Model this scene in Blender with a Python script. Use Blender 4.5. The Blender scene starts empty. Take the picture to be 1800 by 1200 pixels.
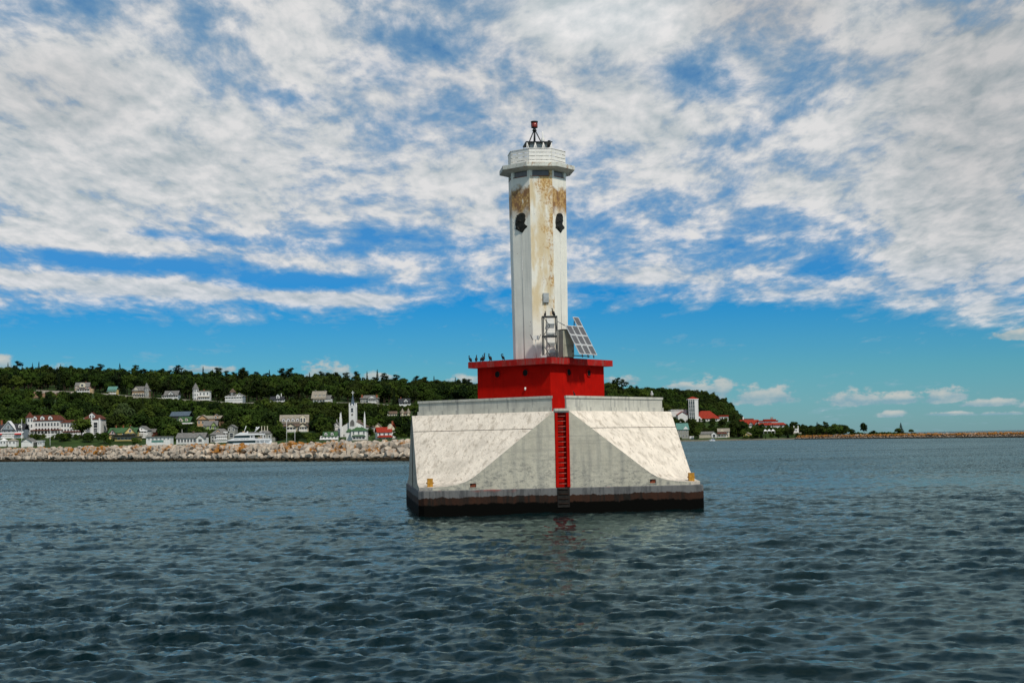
import bpy, bmesh, math, random
import numpy as np
from mathutils import Vector, Matrix
random.seed(7); RNG = np.random.default_rng(11)
SC = bpy.context.scene
COL = SC.collection
R = math.radians
# ------------------------------------------------------------------ camera
CAM_H, F = 4.1, 2500.0                      # eye height, focal length in photo pixels (1800 wide)
PITCH, ROLL = math.atan((771.8-600)/F), R(1.1)
_f = np.array([0, math.cos(PITCH), math.sin(PITCH)]); _u = np.array([0, -math.sin(PITCH), math.cos(PITCH)]); _r = np.array([1., 0, 0])
_rr = math.cos(ROLL)*_r - math.sin(ROLL)*_u; _uu = math.sin(ROLL)*_r + math.cos(ROLL)*_u
def at(px, py, Y):
    """world point seen at photo pixel (px,py) at distance Y"""
    d = _f + _rr*(px-900)/F - _uu*(py-600)/F
    return d*(Y/d[1]) + np.array([0, 0, CAM_H])
def pix(p):
    d = np.array(p, float)-np.array([0, 0, CAM_H]); z = d@_f
    return 900+F*(d@_rr)/z, 600-F*(d@_uu)/z
def hor(px): return 771.8-(px-900)*math.tan(ROLL)
cam_d = bpy.data.cameras.new('camera'); cam = bpy.data.objects.new('camera', cam_d); COL.objects.link(cam)
cam_d.sensor_width = 36; cam_d.lens = 36*F/1800; cam_d.clip_start = .5; cam_d.clip_end = 60000
cam.matrix_world = Matrix(((_rr[0], _uu[0], -_f[0], 0), (_rr[1], _uu[1], -_f[1], 0), (_rr[2], _uu[2], -_f[2], CAM_H), (0, 0, 0, 1)))
SC.camera = cam
SC.view_settings.view_transform = 'Standard'; SC.view_settings.look = 'None'
SC.view_settings.exposure = 0.0; SC.view_settings.gamma = 1.0; SC.view_settings.use_curve_mapping = False
SC.render.engine = 'CYCLES'
# ------------------------------------------------------------------ node helpers
class NT:
    def __init__(s, tree): s.t = tree; s.n = tree.nodes; s.l = tree.links
    def new(s, typ, **kw):
        n = s.n.new(typ)
        for k, v in kw.items(): setattr(n, k, v)
        return n
    def put(s, sock, v):
        if v is None: return
        if hasattr(v, 'is_linked') or isinstance(v, bpy.types.NodeSocket): s.l.new(v, sock)
        else:
            if isinstance(v, (tuple, list)) and sock.type == 'RGBA' and len(v) == 3: v = (*v, 1)
            sock.default_value = v
    def math(s, op, a, b=None, c=None, clamp=False):
        n = s.new('ShaderNodeMath', operation=op, use_clamp=clamp)
        s.put(n.inputs[0], a); s.put(n.inputs[1], b); s.put(n.inputs[2], c)
        return n.outputs[0]
    def vmath(s, op, a, b=None, out=0):
        n = s.new('ShaderNodeVectorMath', operation=op); s.put(n.inputs[0], a)
        if b is not None: s.put(n.inputs[1], b)
        return n.outputs[out]
    def scale(s, a, k):
        n = s.new('ShaderNodeVectorMath', operation='SCALE'); s.put(n.inputs[0], a); s.put(n.inputs['Scale'], k); return n.outputs[0]
    def sep(s, v): n = s.new('ShaderNodeSeparateXYZ'); s.put(n.inputs[0], v); return n.outputs
    def comb(s, x=0, y=0, z=0):
        n = s.new('ShaderNodeCombineXYZ')
        for i, v in enumerate((x, y, z)): s.put(n.inputs[i], v)
        return n.outputs[0]
    def noise(s, vec, scale=1, detail=4, rough=.5, dist=0, lac=2):
        n = s.new('ShaderNodeTexNoise'); s.put(n.inputs['Vector'], vec)
        for k, v in (('Scale', scale), ('Detail', detail), ('Roughness', rough), ('Distortion', dist), ('Lacunarity', lac)): s.put(n.inputs[k], v)
        return n.outputs[0]
    def ramp(s, x, a, b, lo=0., hi=1., smooth=True):
        n = s.new('ShaderNodeMapRange', interpolation_type='SMOOTHSTEP' if smooth else 'LINEAR', clamp=True)
        s.put(n.inputs[0], x)
        for i, v in ((1, a), (2, b), (3, lo), (4, hi)): s.put(n.inputs[i], v)
        return n.outputs[0]
    def mix(s, fac, a, b, blend='MIX'):
        n = s.new('ShaderNodeMix', data_type='RGBA', blend_type=blend)
        s.put(n.inputs[0], fac); s.put(n.inputs[6], a); s.put(n.inputs[7], b)
        return n.outputs[2]
    def mapping(s, vec, loc=(0, 0, 0), rot=(0, 0, 0), sc=(1, 1, 1), typ='POINT'):
        n = s.new('ShaderNodeMapping', vector_type=typ); s.put(n.inputs[0], vec)
        if typ != 'POINT' or True:
            n.inputs['Location'].default_value = loc
        n.inputs['Rotation'].default_value = rot; n.inputs['Scale'].default_value = sc
        return n.outputs[0]
    def val(s, node, i=0): return node.outputs[i]
# ------------------------------------------------------------------ sky and sun
SUN_EL, SUN_AZ = R(49), R(31)               # behind the camera, to the right
W = bpy.data.worlds.new('World'); SC.world = W; W.use_nodes = True
def build_world():
    nt = NT(W.node_tree); nt.n.clear()
    out = nt.new('ShaderNodeOutputWorld'); bg = nt.new('ShaderNodeBackground'); nt.l.new(bg.outputs[0], out.inputs[0])
    bg.inputs[1].default_value = .1
    sky = nt.new('ShaderNodeTexSky', sky_type='NISHITA', sun_disc=False)
    sky.sun_elevation = SUN_EL; sky.sun_rotation = math.pi-SUN_AZ; sky.air_density = 1.0; sky.dust_density = .3; sky.ozone_density = 3.0
    tc = nt.new('ShaderNodeTexCoord'); d = tc.outputs['Generated']
    x, y, z = nt.sep(d)
    el = nt.math('ARCSINE', z); az = nt.math('ARCTAN2', x, y)
    zc = nt.math('MAXIMUM', z, 0.0)
    # clear air: the Nishita sky, deepened the way the photograph's blue is
    clear = nt.mix(1.0, sky.outputs[0], nt.mix(nt.ramp(zc, .10, .30), nt.mix(nt.ramp(zc, .045, .10, smooth=False), nt.mix(nt.ramp(zc, 0.0, .045, smooth=False), SKY_LOW, SKY_MID), SKY_HIGH), SKY_TOP), 'MULTIPLY')
    # ---- high broken cloud sheet, laid out on a plane overhead
    k = nt.math('DIVIDE', 1.0, nt.math('ADD', zc, .13))
    P = nt.comb(nt.math('MULTIPLY', x, k), nt.math('MULTIPLY', nt.math('MULTIPLY', y, k), .50), 3.7)
    warp = nt.scale(nt.vmath('SUBTRACT', nt.noise_col(P, 3.0, 3), (.5, .5, .5)), .10)
    Pw = nt.vmath('ADD', P, warp)
    n1 = nt.noise(P, 2.4, 4, .5)
    nm = nt.noise(Pw, 8.6, 8, .56)
    nm2 = nt.noise(nt.vmath('ADD', Pw, (-.009, .022, .0)), 8.6, 4, .50)     # the same field a step towards the sun
    nf = nt.noise(Pw, 34.0, 6, .60)
    dens = nt.math('ADD', nt.math('MULTIPLY', n1, .36), nt.math('ADD', nt.math('MULTIPLY', nm, .47), nt.math('MULTIPLY', nf, .17)))
    ae = nt.comb(az, el, 0)
    def blob(px, py, sx, sy, amp, rot=0):
        a = (px-900)/F; e = (hor(px)-py)/F
        m = nt.mapping(ae, (a, e, 0), (0, 0, R(rot)), (sx/F, sy/F, 1), 'TEXTURE')
        return nt.ramp(nt.vmath('LENGTH', m, out=1), 0.15, 1.6, amp, 0.0)
    bias = nt.ramp(el, .30, .42, .030, -.012)
    for b in CLOUD_BLOBS: bias = nt.math('ADD', bias, blob(*b))
    # the sheet ends a few degrees above the horizon
    edge = nt.ramp(nt.math('ADD', el, nt.math('MULTIPLY', nt.math('SUBTRACT', nt.noise(ae, 5.0, 3, .5), .5), .04)), .076, .106, -.22, 0.0)
    dd = nt.math('ADD', nt.math('ADD', dens, bias), edge)
    alpha = nt.math('ADD', nt.ramp(dd, .375, .585, 0, .86, False), nt.ramp(nt.math('ADD', el, nt.math('MULTIPLY', edge, .25)), .085, .13, 0, .13))
    light = nt.math('MULTIPLY', nt.math('SUBTRACT', nm, nm2), 1.5)
    dark = nt.val_const(0.0)
    for b in CLOUD_DARK: dark = nt.math('ADD', dark, blob(*b))
    b1 = nt.math('ADD', nt.math('ADD', nt.math('MULTIPLY', nt.math('SUBTRACT', nm, .5), 2.0), nt.math('MULTIPLY', nt.math('SUBTRACT', nf, .5), .8)), nt.math('ADD', light, .54))
    bright = nt.ramp(b1, .10, .92, 0, 1, False)
    ccol = nt.mix(bright, CLOUD_GREY, CLOUD_WHITE)
    ccol = nt.scale(ccol, nt.math('SUBTRACT', 1.0, nt.math('MULTIPLY', dark, .62)))
    veil = nt.mix(nt.ramp(dd, .42, .56), CLOUD_VEIL, ccol)
    col = nt.mix(nt.math('MULTIPLY', alpha, .97), clear, veil)
    # ---- small cumulus low over the land
    cn = nt.noise(nt.comb(az, nt.math('MULTIPLY', el, 1.9), 1.0), 66.0, 7, .60)
    ca = nt.val_const(0.0); cl = nt.val_const(0.0)
    for (px, py, w, h) in CUMULUS:
        a = (px-900)/F; e = (hor(px)-py)/F
        m = nt.mapping(ae, (a, e, 0), (0, 0, 0), (w/F, h/F, 1), 'TEXTURE')
        sx, sy, sz = nt.sep(m)
        sy2 = nt.math('MAXIMUM', sy, nt.math('MULTIPLY', sy, -3.2))
        ln = nt.vmath('LENGTH', nt.comb(sx, sy2, 0), out=1)
        s_ = nt.ramp(ln, 0.0, 1.5, 1.0, 0.0, False)
        ca = nt.math('MAXIMUM', ca, s_)
        cl = nt.math('ADD', cl, nt.math('MULTIPLY', nt.ramp(ln, 0, 1.4, 1, 0), nt.ramp(sy, .0, .8)))
    cden = nt.math('ADD', ca, nt.math('MULTIPLY', nt.math('SUBTRACT', cn, .5), 1.75))
    calpha = nt.math('MULTIPLY', nt.ramp(cden, .32, .62), nt.ramp(ca, .02, .40))
    cb = nt.math('ADD', nt.math('MULTIPLY', cl, .8), nt.math('MULTIPLY', nt.math('SUBTRACT', cn, .45), 1.4), clamp=True)
    ccum = nt.mix(cb, CUM_GREY, CUM_WHITE)
    col = nt.mix(nt.math('MULTIPLY', calpha, .92), col, ccum)
    nt.l.new(col, bg.inputs[0])
def _noise_col(s, vec, scale, detail):
    n = s.new('ShaderNodeTexNoise'); s.put(n.inputs['Vector'], vec); s.put(n.inputs['Scale'], scale); s.put(n.inputs['Detail'], detail)
    return n.outputs['Color']
NT.noise_col = _noise_col
def _vc(s, v): n = s.new('ShaderNodeValue'); n.outputs[0].default_value = v; return n.outputs[0]
NT.val_const = _vc
SKY_LOW, SKY_MID, SKY_HIGH, SKY_TOP = (.30, .57, .80), (.19, .54, .74), (.035, .44, .86), (.19, .56, .80)
CLOUD_WHITE, CLOUD_GREY, CLOUD_VEIL = (7.6, 7.5, 7.4), (4.3, 4.9, 5.15), (2.9, 4.4, 5.4)
CUM_WHITE, CUM_GREY = (7.3, 6.7, 5.8), (2.3, 3.85, 4.6)
# (px, py, half width, half height, amount, tilt) : openings are negative, banks positive
CLOUD_BLOBS = [
 (200, 470, 340, 17, -.17, -4), (560, 503, 170, 16, -.18, -3), (240, 514, 330, 13, .15, -3.5), (60, 440, 200, 22, .07, -3), (330, 425, 120, 9, -.10, -3),
 (670, 430, 200, 30, -.12, 0), (505, 182, 70, 22, -.07, 0), (770, 85, 120, 40, -.06, -8), (650, 130, 100, 30, -.05, 0),
 (880, 50, 80, 50, -.05, 0), (1250, 145, 95, 34, -.09, -12), (1400, 430, 160, 55, -.11, 8), (1480, 480, 70, 26, -.10, 0),
 (1130, 365, 150, 60, -.03, 0), (60, 40, 90, 50, -.05, 0), (1060, 280, 90, 30, -.03, 0), (1050, 512, 220, 12, -.10, 0),
 (180, 260, 360, 170, .10, 0), (1060, 40, 190, 60, .14, 0), (1660, 220, 240, 280, .12, 0), (1180, 225, 130, 36, .06, 0), (700, 330, 250, 60, .05, 0),
 (1600, 535, 220, 36, .10, -4), (1740, 575, 130, 30, .16, -4), (1150, 480, 180, 18, .08, 0), (950, 440, 60, 50, .06, 0), (600, 525, 110, 14, .10, -3),
]
CLOUD_DARK = [(1360, 40, 120, 55, .42, 0), (1440, 120, 120, 50, .16, 0), (1730, 200, 190, 280, .36, 0), (110, 190, 150, 70, .22, 0), (850, 140, 200, 110, .10, 0), (1060, 40, 170, 60, -.25, 0), (200, 290, 260, 60, .05, 0)]
CUMULUS = [(580, 664, 56, 32), (672, 668, 40, 16), (1250, 694, 44, 36), (1338, 704, 64, 30), (1495, 708, 66, 26), (1632, 705, 56, 26), (1560, 708, 50, 18), (22, 654, 44, 24),
           (1090, 674, 38, 20), (815, 676, 50, 18), (1550, 732, 24, 11), (1700, 714, 60, 12), (1790, 716, 40, 16), (1765, 602, 60, 18), (125, 657, 34, 13), (360, 655, 60, 12), (1205, 684, 50, 14), (1720, 730, 60, 6), (1640, 730, 60, 6)]
build_world()
sun_d = bpy.data.lights.new('sun', 'SUN'); sun_d.energy = 3.1; sun_d.angle = R(3.5); sun_d.color = (1, .935, .83)
sun = bpy.data.objects.new('sun', sun_d); COL.objects.link(sun)
_sd = Vector((math.sin(SUN_AZ)*math.cos(SUN_EL), -math.cos(SUN_AZ)*math.cos(SUN_EL), math.sin(SUN_EL)))
sun.rotation_euler = (-_sd).to_track_quat('-Z', 'Y').to_euler(); sun.location = (60, -80, 160)
# ------------------------------------------------------------------ object helpers
def tag(o, label=None, cat=None, group=None, kind=None):
    if label: o['label'] = label
    if cat: o['category'] = cat
    if group: o['group'] = group
    if kind: o['kind'] = kind
    return o
def thing(name, label, cat, loc=(0, 0, 0), rz=0, group=None):
    o = bpy.data.objects.new(name, None); COL.objects.link(o); o.empty_display_size = .2
    o.location = tuple(float(v) for v in loc); o.rotation_euler = (0, 0, rz)
    return tag(o, label, cat, group)
def link(name, mesh, parent=None, loc=(0, 0, 0), rot=(0, 0, 0), sc=(1, 1, 1)):
    o = bpy.data.objects.new(name, mesh); COL.objects.link(o)
    o.location = tuple(float(v) for v in loc); o.rotation_euler = rot; o.scale = sc
    if parent: o.parent = parent
    return o
def copy_tree(o, parent=None):
    c = o.copy(); COL.objects.link(c)
    if parent: c.parent = parent
    for ch in list(o.children): copy_tree(ch, c)
    return c
class MB:
    def __init__(s): s.v = []; s.f = []; s.m = []; s.sm = []
    def add(s, vs, fs, mi=0, smooth=False):
        b = len(s.v); s.v += [tuple(map(float, p)) for p in vs]
        for f in fs: s.f.append(tuple(b+i for i in f)); s.m.append(mi); s.sm.append(smooth)
        return s
    def box(s, cx, cy, cz, sx, sy, sz, mi=0, rz=0, ry=0, rx=0):
        q = [(x*sx/2, y*sy/2, z*sz/2) for x, y, z in ((-1,-1,-1),(1,-1,-1),(1,1,-1),(-1,1,-1),(-1,-1,1),(1,-1,1),(1,1,1),(-1,1,1))]
        if rz or ry or rx:
            M = Matrix.Rotation(rz, 3, 'Z') @ Matrix.Rotation(ry, 3, 'Y') @ Matrix.Rotation(rx, 3, 'X'); q = [tuple(M @ Vector(p)) for p in q]
        return s.add([(a+cx, b+cy, c+cz) for a, b, c in q], [(0,3,2,1),(4,5,6,7),(0,1,5,4),(1,2,6,5),(2,3,7,6),(3,0,4,7)], mi)
    def bb(s, x0, x1, y0, y1, z0, z1, mi=0): return s.box((x0+x1)/2, (y0+y1)/2, (z0+z1)/2, x1-x0, y1-y0, z1-z0, mi)
    def prism(s, poly, z0, z1, mi=0):
        n = len(poly); vs = [(x, y, z0) for x, y in poly]+[(x, y, z1) for x, y in poly]
        return s.add(vs, [tuple(range(n-1, -1, -1)), tuple(range(n, 2*n))]+[(i, (i+1) % n, n+(i+1) % n, n+i) for i in range(n)], mi)
    def loft(s, rings, mi=0, cap0=True, cap1=True, smooth=False):
        n = len(rings[0]); vs = [p for r in rings for p in r]; fs = []
        for k in range(len(rings)-1):
            for i in range(n): fs.append((k*n+i, k*n+(i+1) % n, (k+1)*n+(i+1) % n, (k+1)*n+i))
        s.add(vs, fs, mi, smooth)
        b = len(s.v)-len(vs)
        if cap0: s.f.append(tuple(b+i for i in range(n-1, -1, -1))); s.m.append(mi); s.sm.append(False)
        if cap1: e = b+len(vs)-n; s.f.append(tuple(e+i for i in range(n))); s.m.append(mi); s.sm.append(False)
        return s
    def tube(s, pts, r, n=8, mi=0, smooth=True, flat=1.0):
        pts = [Vector(p) for p in pts]; rs = r if isinstance(r, (list, tuple)) else [r]*len(pts); rings = []
        for i, p in enumerate(pts):
            t = (pts[min(i+1, len(pts)-1)]-pts[max(i-1, 0)])
            t = t.normalized() if t.length > 1e-9 else Vector((0, 0, 1))
            a = t.cross(Vector((0, 0, 1)) if abs(t.z) < .9 else Vector((0, 1, 0))).normalized(); b = t.cross(a)
            rings.append([tuple(p+(a*math.cos(q)*flat+b*math.sin(q))*rs[i]) for q in [2*math.pi*k/n for k in range(n)]])
        return s.loft(rings, mi, smooth=smooth)
    def ext(s, poly, y0, y1, mi=0):
        """outline in x,z pushed along y"""
        n = len(poly); vs = [(x, y0, z) for x, z in poly]+[(x, y1, z) for x, z in poly]
        return s.add(vs, [tuple(range(n)), tuple(range(2*n-1, n-1, -1))]+[(i, n+i, n+(i+1) % n, (i+1) % n) for i in range(n)], mi)
    def mesh(s, name, mats):
        me = bpy.data.meshes.new(name); me.from_pydata(s.v, [], s.f)
        for m in (mats if isinstance(mats, (list, tuple)) else [mats]): me.materials.append(m)
        me.polygons.foreach_set('material_index', s.m); me.polygons.foreach_set('use_smooth', s.sm); me.update()
        b = bmesh.new(); b.from_mesh(me); bmesh.ops.recalc_face_normals(b, faces=b.faces); b.to_mesh(me); b.free()
        return me
    def build(s, name, mats, parent=None, loc=(0, 0, 0), rot=(0, 0, 0)): return link(name, s.mesh(name, mats), parent, loc, rot)
def np_mesh(name, V, Q, mats, mi=None, smooth=False):
    me = bpy.data.meshes.new(name); k = Q.shape[1]
    me.vertices.add(len(V)); me.vertices.foreach_set('co', V.astype(np.float32).ravel())
    me.loops.add(Q.size); me.loops.foreach_set('vertex_index', Q.astype(np.int32).ravel())
    me.polygons.add(len(Q)); me.polygons.foreach_set('loop_start', np.arange(0, Q.size, k, dtype=np.int32)); me.polygons.foreach_set('loop_total', np.full(len(Q), k, np.int32))
    for m in (mats if isinstance(mats, (list, tuple)) else [mats]): me.materials.append(m)
    if mi is not None: me.polygons.foreach_set('material_index', mi.astype(np.int32))
    me.polygons.foreach_set('use_smooth', np.full(len(Q), smooth)); me.update(calc_edges=True); me.validate()
    return me
# ------------------------------------------------------------------ materials
def mat(name, col, rough=.6, spec=.3, metal=0, var=.12, vscale=3., bump=0., bscale=20., fn=None, col2=None):
    m = bpy.data.materials.new(name); m.use_nodes = True; nt = NT(m.node_tree); b = nt.n['Principled BSDF']
    b.inputs['Roughness'].default_value = rough; b.inputs['Specular IOR Level'].default_value = spec; b.inputs['Metallic'].default_value = metal
    tc = nt.new('ShaderNodeTexCoord'); co = tc.outputs['Object']
    n = nt.noise(co, vscale, 5, .6)
    c1 = tuple(c*(1-var) for c in col); c2 = col2 or tuple(min(1, c*(1+var)) for c in col)
    base = nt.mix(nt.ramp(n, .3, .7), c1, c2)
    if fn: base = fn(nt, co, base, b) or base
    nt.put(b.inputs['Base Color'], base)
    if bump:
        bp = nt.new('ShaderNodeBump'); bp.inputs['Strength'].default_value = bump; bp.inputs['Distance'].default_value = .05
        nt.l.new(nt.noise(co, bscale, 6, .65), bp.inputs['Height']); nt.l.new(bp.outputs[0], b.inputs['Normal'])
    return m
# ================================================================== WATER
def wave_field(L, N, lam_p, hs, wind, seed, spread=2.2, chop=1.0, lam_min=.15):
    rg = np.random.default_rng(seed); k1 = 2*np.pi*np.fft.fftfreq(N, L/N)
    KX, KY = np.meshgrid(k1, k1, indexing='ij'); K = np.hypot(KX, KY); K[0, 0] = 1
    kp = 2*np.pi/lam_p
    S = np.exp(-1.1*(kp/K)**2)/K**3.3*np.exp(-(K*lam_min/2/np.pi)**2)
    c = (KX*math.cos(wind)+KY*math.sin(wind))/K
    S *= (.05+np.abs(c)**spread); S[0, 0] = 0
    G = (rg.normal(size=K.shape)+1j*rg.normal(size=K.shape))*np.sqrt(S)
    h = np.real(np.fft.ifft2(G)); sc = hs/4/h.std()
    dx = np.real(np.fft.ifft2(1j*KX/K*G)); dy = np.real(np.fft.ifft2(1j*KY/K*G))
    return [a*sc for a in (h, dx*chop, dy*chop)]
def samp(A, L, X, Y):
    N = A.shape[0]; u = (X/L*N) % N; v = (Y/L*N) % N; i = u.astype(int) % N; j = v.astype(int) % N; a = u-np.floor(u); b = v-np.floor(v); i2 = (i+1) % N; j2 = (j+1) % N
    return A[i, j]*(1-a)*(1-b)+A[i2, j]*a*(1-b)+A[i, j2]*(1-a)*b+A[i2, j2]*a*b
def m_water():
    m = bpy.data.materials.new('lake_water'); m.use_nodes = True; nt = NT(m.node_tree); nt.n.remove(nt.n['Principled BSDF']); out = nt.n['Material Output']
    co = nt.new('ShaderNodeTexCoord').outputs['Object']
    gust = nt.noise(nt.mapping(co, sc=(.012, .035, 1)), 1, 3, .5); dist = nt.vmath('LENGTH', co, out=1)
    # ripples too small to mesh tilt the surface; no screen-size derivative is involved, so far water stays choppy
    rip = nt.vmath('SUBTRACT', nt.noise_col(nt.mapping(co, sc=(.75, 1.7, 1)), 2.6, 5), (.5, .5, .5))
    k = nt.math('MULTIPLY', nt.ramp(gust, .32, .68, .22, .45), nt.ramp(dist, 35, 230, 1.0, 6.0))
    tilt = nt.vmath('MULTIPLY', rip, nt.comb(nt.math('MULTIPLY', k, .7), k, 0.0))
    nrm = nt.vmath('NORMALIZE', nt.vmath('ADD', nt.new('ShaderNodeNewGeometry').outputs['Normal'], tilt))
    body = nt.new('ShaderNodeBsdfDiffuse'); body.inputs[0].default_value = (.0008, .007, .008, 1)
    gl = nt.new('ShaderNodeBsdfGlossy'); gl.inputs['Color'].default_value = (.68, .90, .90, 1); nt.l.new(nrm, gl.inputs['Normal'])
    nt.put(gl.inputs['Roughness'], nt.math('ADD', nt.ramp(gust, .35, .65, .14, .20), nt.ramp(dist, 60, 350, 0, .12)))
    fr = nt.new('ShaderNodeFresnel'); fr.inputs['IOR'].default_value = 1.333; nt.l.new(nrm, fr.inputs['Normal'])
    mx = nt.new('ShaderNodeMixShader'); nt.put(mx.inputs[0], nt.math('MULTIPLY', fr.outputs[0], .72)); nt.l.new(body.outputs[0], mx.inputs[1]); nt.l.new(gl.outputs[0], mx.inputs[2]); nt.l.new(mx.outputs[0], out.inputs['Surface'])
    return m
def build_water():
    r = [14.0]
    while r[-1] < 9000: r.append(r[-1]*(1.0055 if r[-1] < 110 else 1.009 if r[-1] < 700 else 1.03))
    r = np.array(r); half = R(30); nc = 860
    th = np.concatenate([np.linspace(-half*2.6, -half, 40)[:-1], np.linspace(-half, half, nc), np.linspace(half, half*2.6, 40)[1:]])
    TH, RR = np.meshgrid(th, r); X = RR*np.sin(TH); Y = RR*np.cos(TH)
    h1, x1, y1 = wave_field(67, 1024, 3.3, .18, R(84), 3, 4.5, chop=.6)
    h2, x2, y2 = wave_field(19, 512, 1.1, .06, R(98)+.35, 5, 3.2, chop=.5, lam_min=.08)
    c, s = math.cos(.35), math.sin(.35); X2, Y2 = X*c-Y*s, X*s+Y*c
    G, _, _ = wave_field(260, 256, 60, 4.0, R(90), 9, 3, 0, 20)
    g = np.clip(1+.27*samp(G, 260, X*.6+Y*.15, Y*1.1-X*.1), .5, 1.7)
    h3, _, _ = wave_field(143, 512, 11, .11, R(70), 17, 6, 0, 3); H3 = samp(h3, 143, X, Y)
    fade = np.clip(1.15-RR/2500, .35, 1)*g
    Z = (samp(h1, 67, X, Y)+samp(h2, 19, X2, Y2)+H3)*fade
    DX = (samp(x1, 67, X, Y)+samp(x2, 19, X2, Y2))*fade; DY = (samp(y1, 67, X, Y)+samp(y2, 19, X2, Y2))*fade
    near = np.clip((260-RR)/160, 0, 1)
    V = np.stack([X+DX*near, Y+DY*near, Z], -1)
    nr, nq = X.shape; I = np.arange(nr*nq).reshape(nr, nq)
    Q = np.stack([I[:-1, :-1], I[:-1, 1:], I[1:, 1:], I[1:, :-1]], -1).reshape(-1, 4)
    wm = m_water()
    me = np_mesh('lake', V.reshape(-1, 3), Q, wm, smooth=True); tag(link('water', me), kind='structure')
    # calm continuation to the horizon and behind the camera
    far = []; n = 72; mb = MB()
    ring = lambda rad, z: [(rad*math.sin(2*math.pi*i/n), rad*math.cos(2*math.pi*i/n), z) for i in range(n)]
    mb.loft([ring(8900, -.25), ring(22000, -.25), ring(55000, -.25)], cap0=False, cap1=False)
    tag(mb.build('water', wm), kind='structure')
    mb = MB(); mb.add([(-9000, -9000, -.6), (9000, -9000, -.6), (9000, 9000, -.6), (-9000, 9000, -.6)], [(0, 1, 2, 3)])
    tag(mb.build('water', wm), kind='structure')
build_water()
# ================================================================== TERRAIN
def ip(px, xs, ys): return float(np.interp(px, xs, ys))
ZB = ([-500, 0, 145, 248, 303, 355, 415, 485, 565, 650, 710, 900, 1100], [46, 46, 43, 39, 37, 36, 33.5, 34, 33, 32, 29, 26, 24])
SKY_Y = ([-500, 0, 145, 300, 500, 600, 740, 900, 1100], [646, 652, 653, 659, 664, 667, 675, 678, 677])
def left_nodes(px):
    zb = ip(px, *ZB); zr = (hor(px)-ip(px, *SKY_Y))/F*1200+4.1-11
    return [(600, -2), (618, 1), (700, 7), (760, 11), (815, 17), (955, zb-2.8), (1015, zb+1.0), (1200, zr), (1400, zr-4), (1650, zr-30)]
STATIONS = [(-500, left_nodes(-500)), (-150, left_nodes(-150)), (0, left_nodes(0)), (145, left_nodes(145)), (300, left_nodes(300)), (420, left_nodes(420)), (560, left_nodes(560)), (740, left_nodes(740)), (900, left_nodes(900)), (1080, left_nodes(1080)),
 (1180, [(1098, -2), (1114, .8), (1150, 3), (1185, 5), (1220, 12), (1262, 17.5), (1310, 18.5), (1500, 42), (1650, 38), (1800, 10)]),
 (1240, [(1096, -2), (1112, .8), (1148, 3), (1185, 5), (1220, 11), (1262, 17), (1310, 18), (1500, 40), (1600, 34), (1750, 5)]),
 (1285, [(1090, -2), (1106, .8), (1145, 2.5), (1180, 3), (1220, 4), (1260, 6), (1330, 10), (1480, 25), (1550, 18), (1650, -3)]),
 (1300, [(1085, -2), (1100, .8), (1140, 2.5), (1180, 3), (1220, 4), (1250, 5), (1270, 5), (1290, 5), (1330, 3), (1390, -3)]),
 (1450, [(1040, -2), (1055, .8), (1080, 2.5), (1100, 3), (1120, 3), (1140, 3), (1160, 3), (1180, 3), (1200, 1.5), (1260, -3)]),
 (1560, [(980, -2), (992, .6), (1000, 1.6), (1015, 2), (1030, 2), (1045, 2), (1060, 2), (1070, 2), (1085, .6), (1110, -3)]),
 (1635, [(940, -2), (946, -.5), (950, 0), (955, .6), (960, .8), (965, .8), (970, .6), (975, .2), (980, -1), (990, -3)]),
 (1660, [(925, -3)]+[(930+6*i, -3) for i in range(9)])]
SPX = [s[0] for s in STATIONS]
SD = np.array([[d for d, z in s[1]] for s in STATIONS], float); SZ = np.array([[z for d, z in s[1]] for s in STATIONS], float)
PADS = []
def ground(x, y):
    px = 900+F*x/y
    d = [np.interp(px, SPX, SD[:, k]) for k in range(10)]; z = [np.interp(px, SPX, SZ[:, k]) for k in range(10)]
    g = float(np.interp(y, d, z, left=-3, right=-3))
    for (X, Y, Z, r) in PADS:
        q = ((x-X)**2+(y-Y)**2)/r**2
        if q < 4: w = min(1, math.exp(-max(0, q-.6)*1.6)); g = g*(1-w)+Z*w
    return g
def gfn(nt, co, base, b):
    x, y, z = nt.sep(co)
    # bare bank under the upper road on the left
    m = nt.mapping(co, (-307, 948, 0), (0, 0, 0), (24, 26, 400), 'TEXTURE')
    q = nt.math('ADD', nt.vmath('LENGTH', m, out=1), nt.math('MULTIPLY', nt.noise(co, .12, 4, .6), .8))
    base = nt.mix(nt.ramp(q, 1.0, 1.5, 1, 0), base, (.20, .12, .07))
    shore = nt.ramp(nt.math('ADD', z, nt.math('MULTIPLY', nt.noise(co, .3, 3), 1.5)), 1.0, 2.4, 1, 0)
    return nt.mix(shore, base, (.17, .15, .115))
M_GROUND = mat('grassy_ground', (.032, .058, .014), .9, .1, var=.45, vscale=.06, fn=gfn)
def build_terrain():
    pxs = np.concatenate([np.arange(-500, 0, 25), np.arange(0, 760, 7), np.arange(760, 1160, 20), np.arange(1160, 1661, 6)]); t = np.linspace(0, 9, 100)
    V = []
    for p in pxs:
        d = [np.interp(p, SPX, SD[:, k]) for k in range(10)]
        for q in t:
            D = float(np.interp(q, range(10), d)); x = (p-900)/F*D
            V.append((x, D, ground(x, D)))
    V = np.array(V); a, b = len(pxs), len(t); I = np.arange(a*b).reshape(a, b)
    Q = np.stack([I[:-1, :-1], I[1:, :-1], I[1:, 1:], I[:-1, 1:]], -1).reshape(-1, 4)
    tag(link('island_ground', np_mesh('island_ground', V, Q, M_GROUND, smooth=True)), kind='structure')
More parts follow.
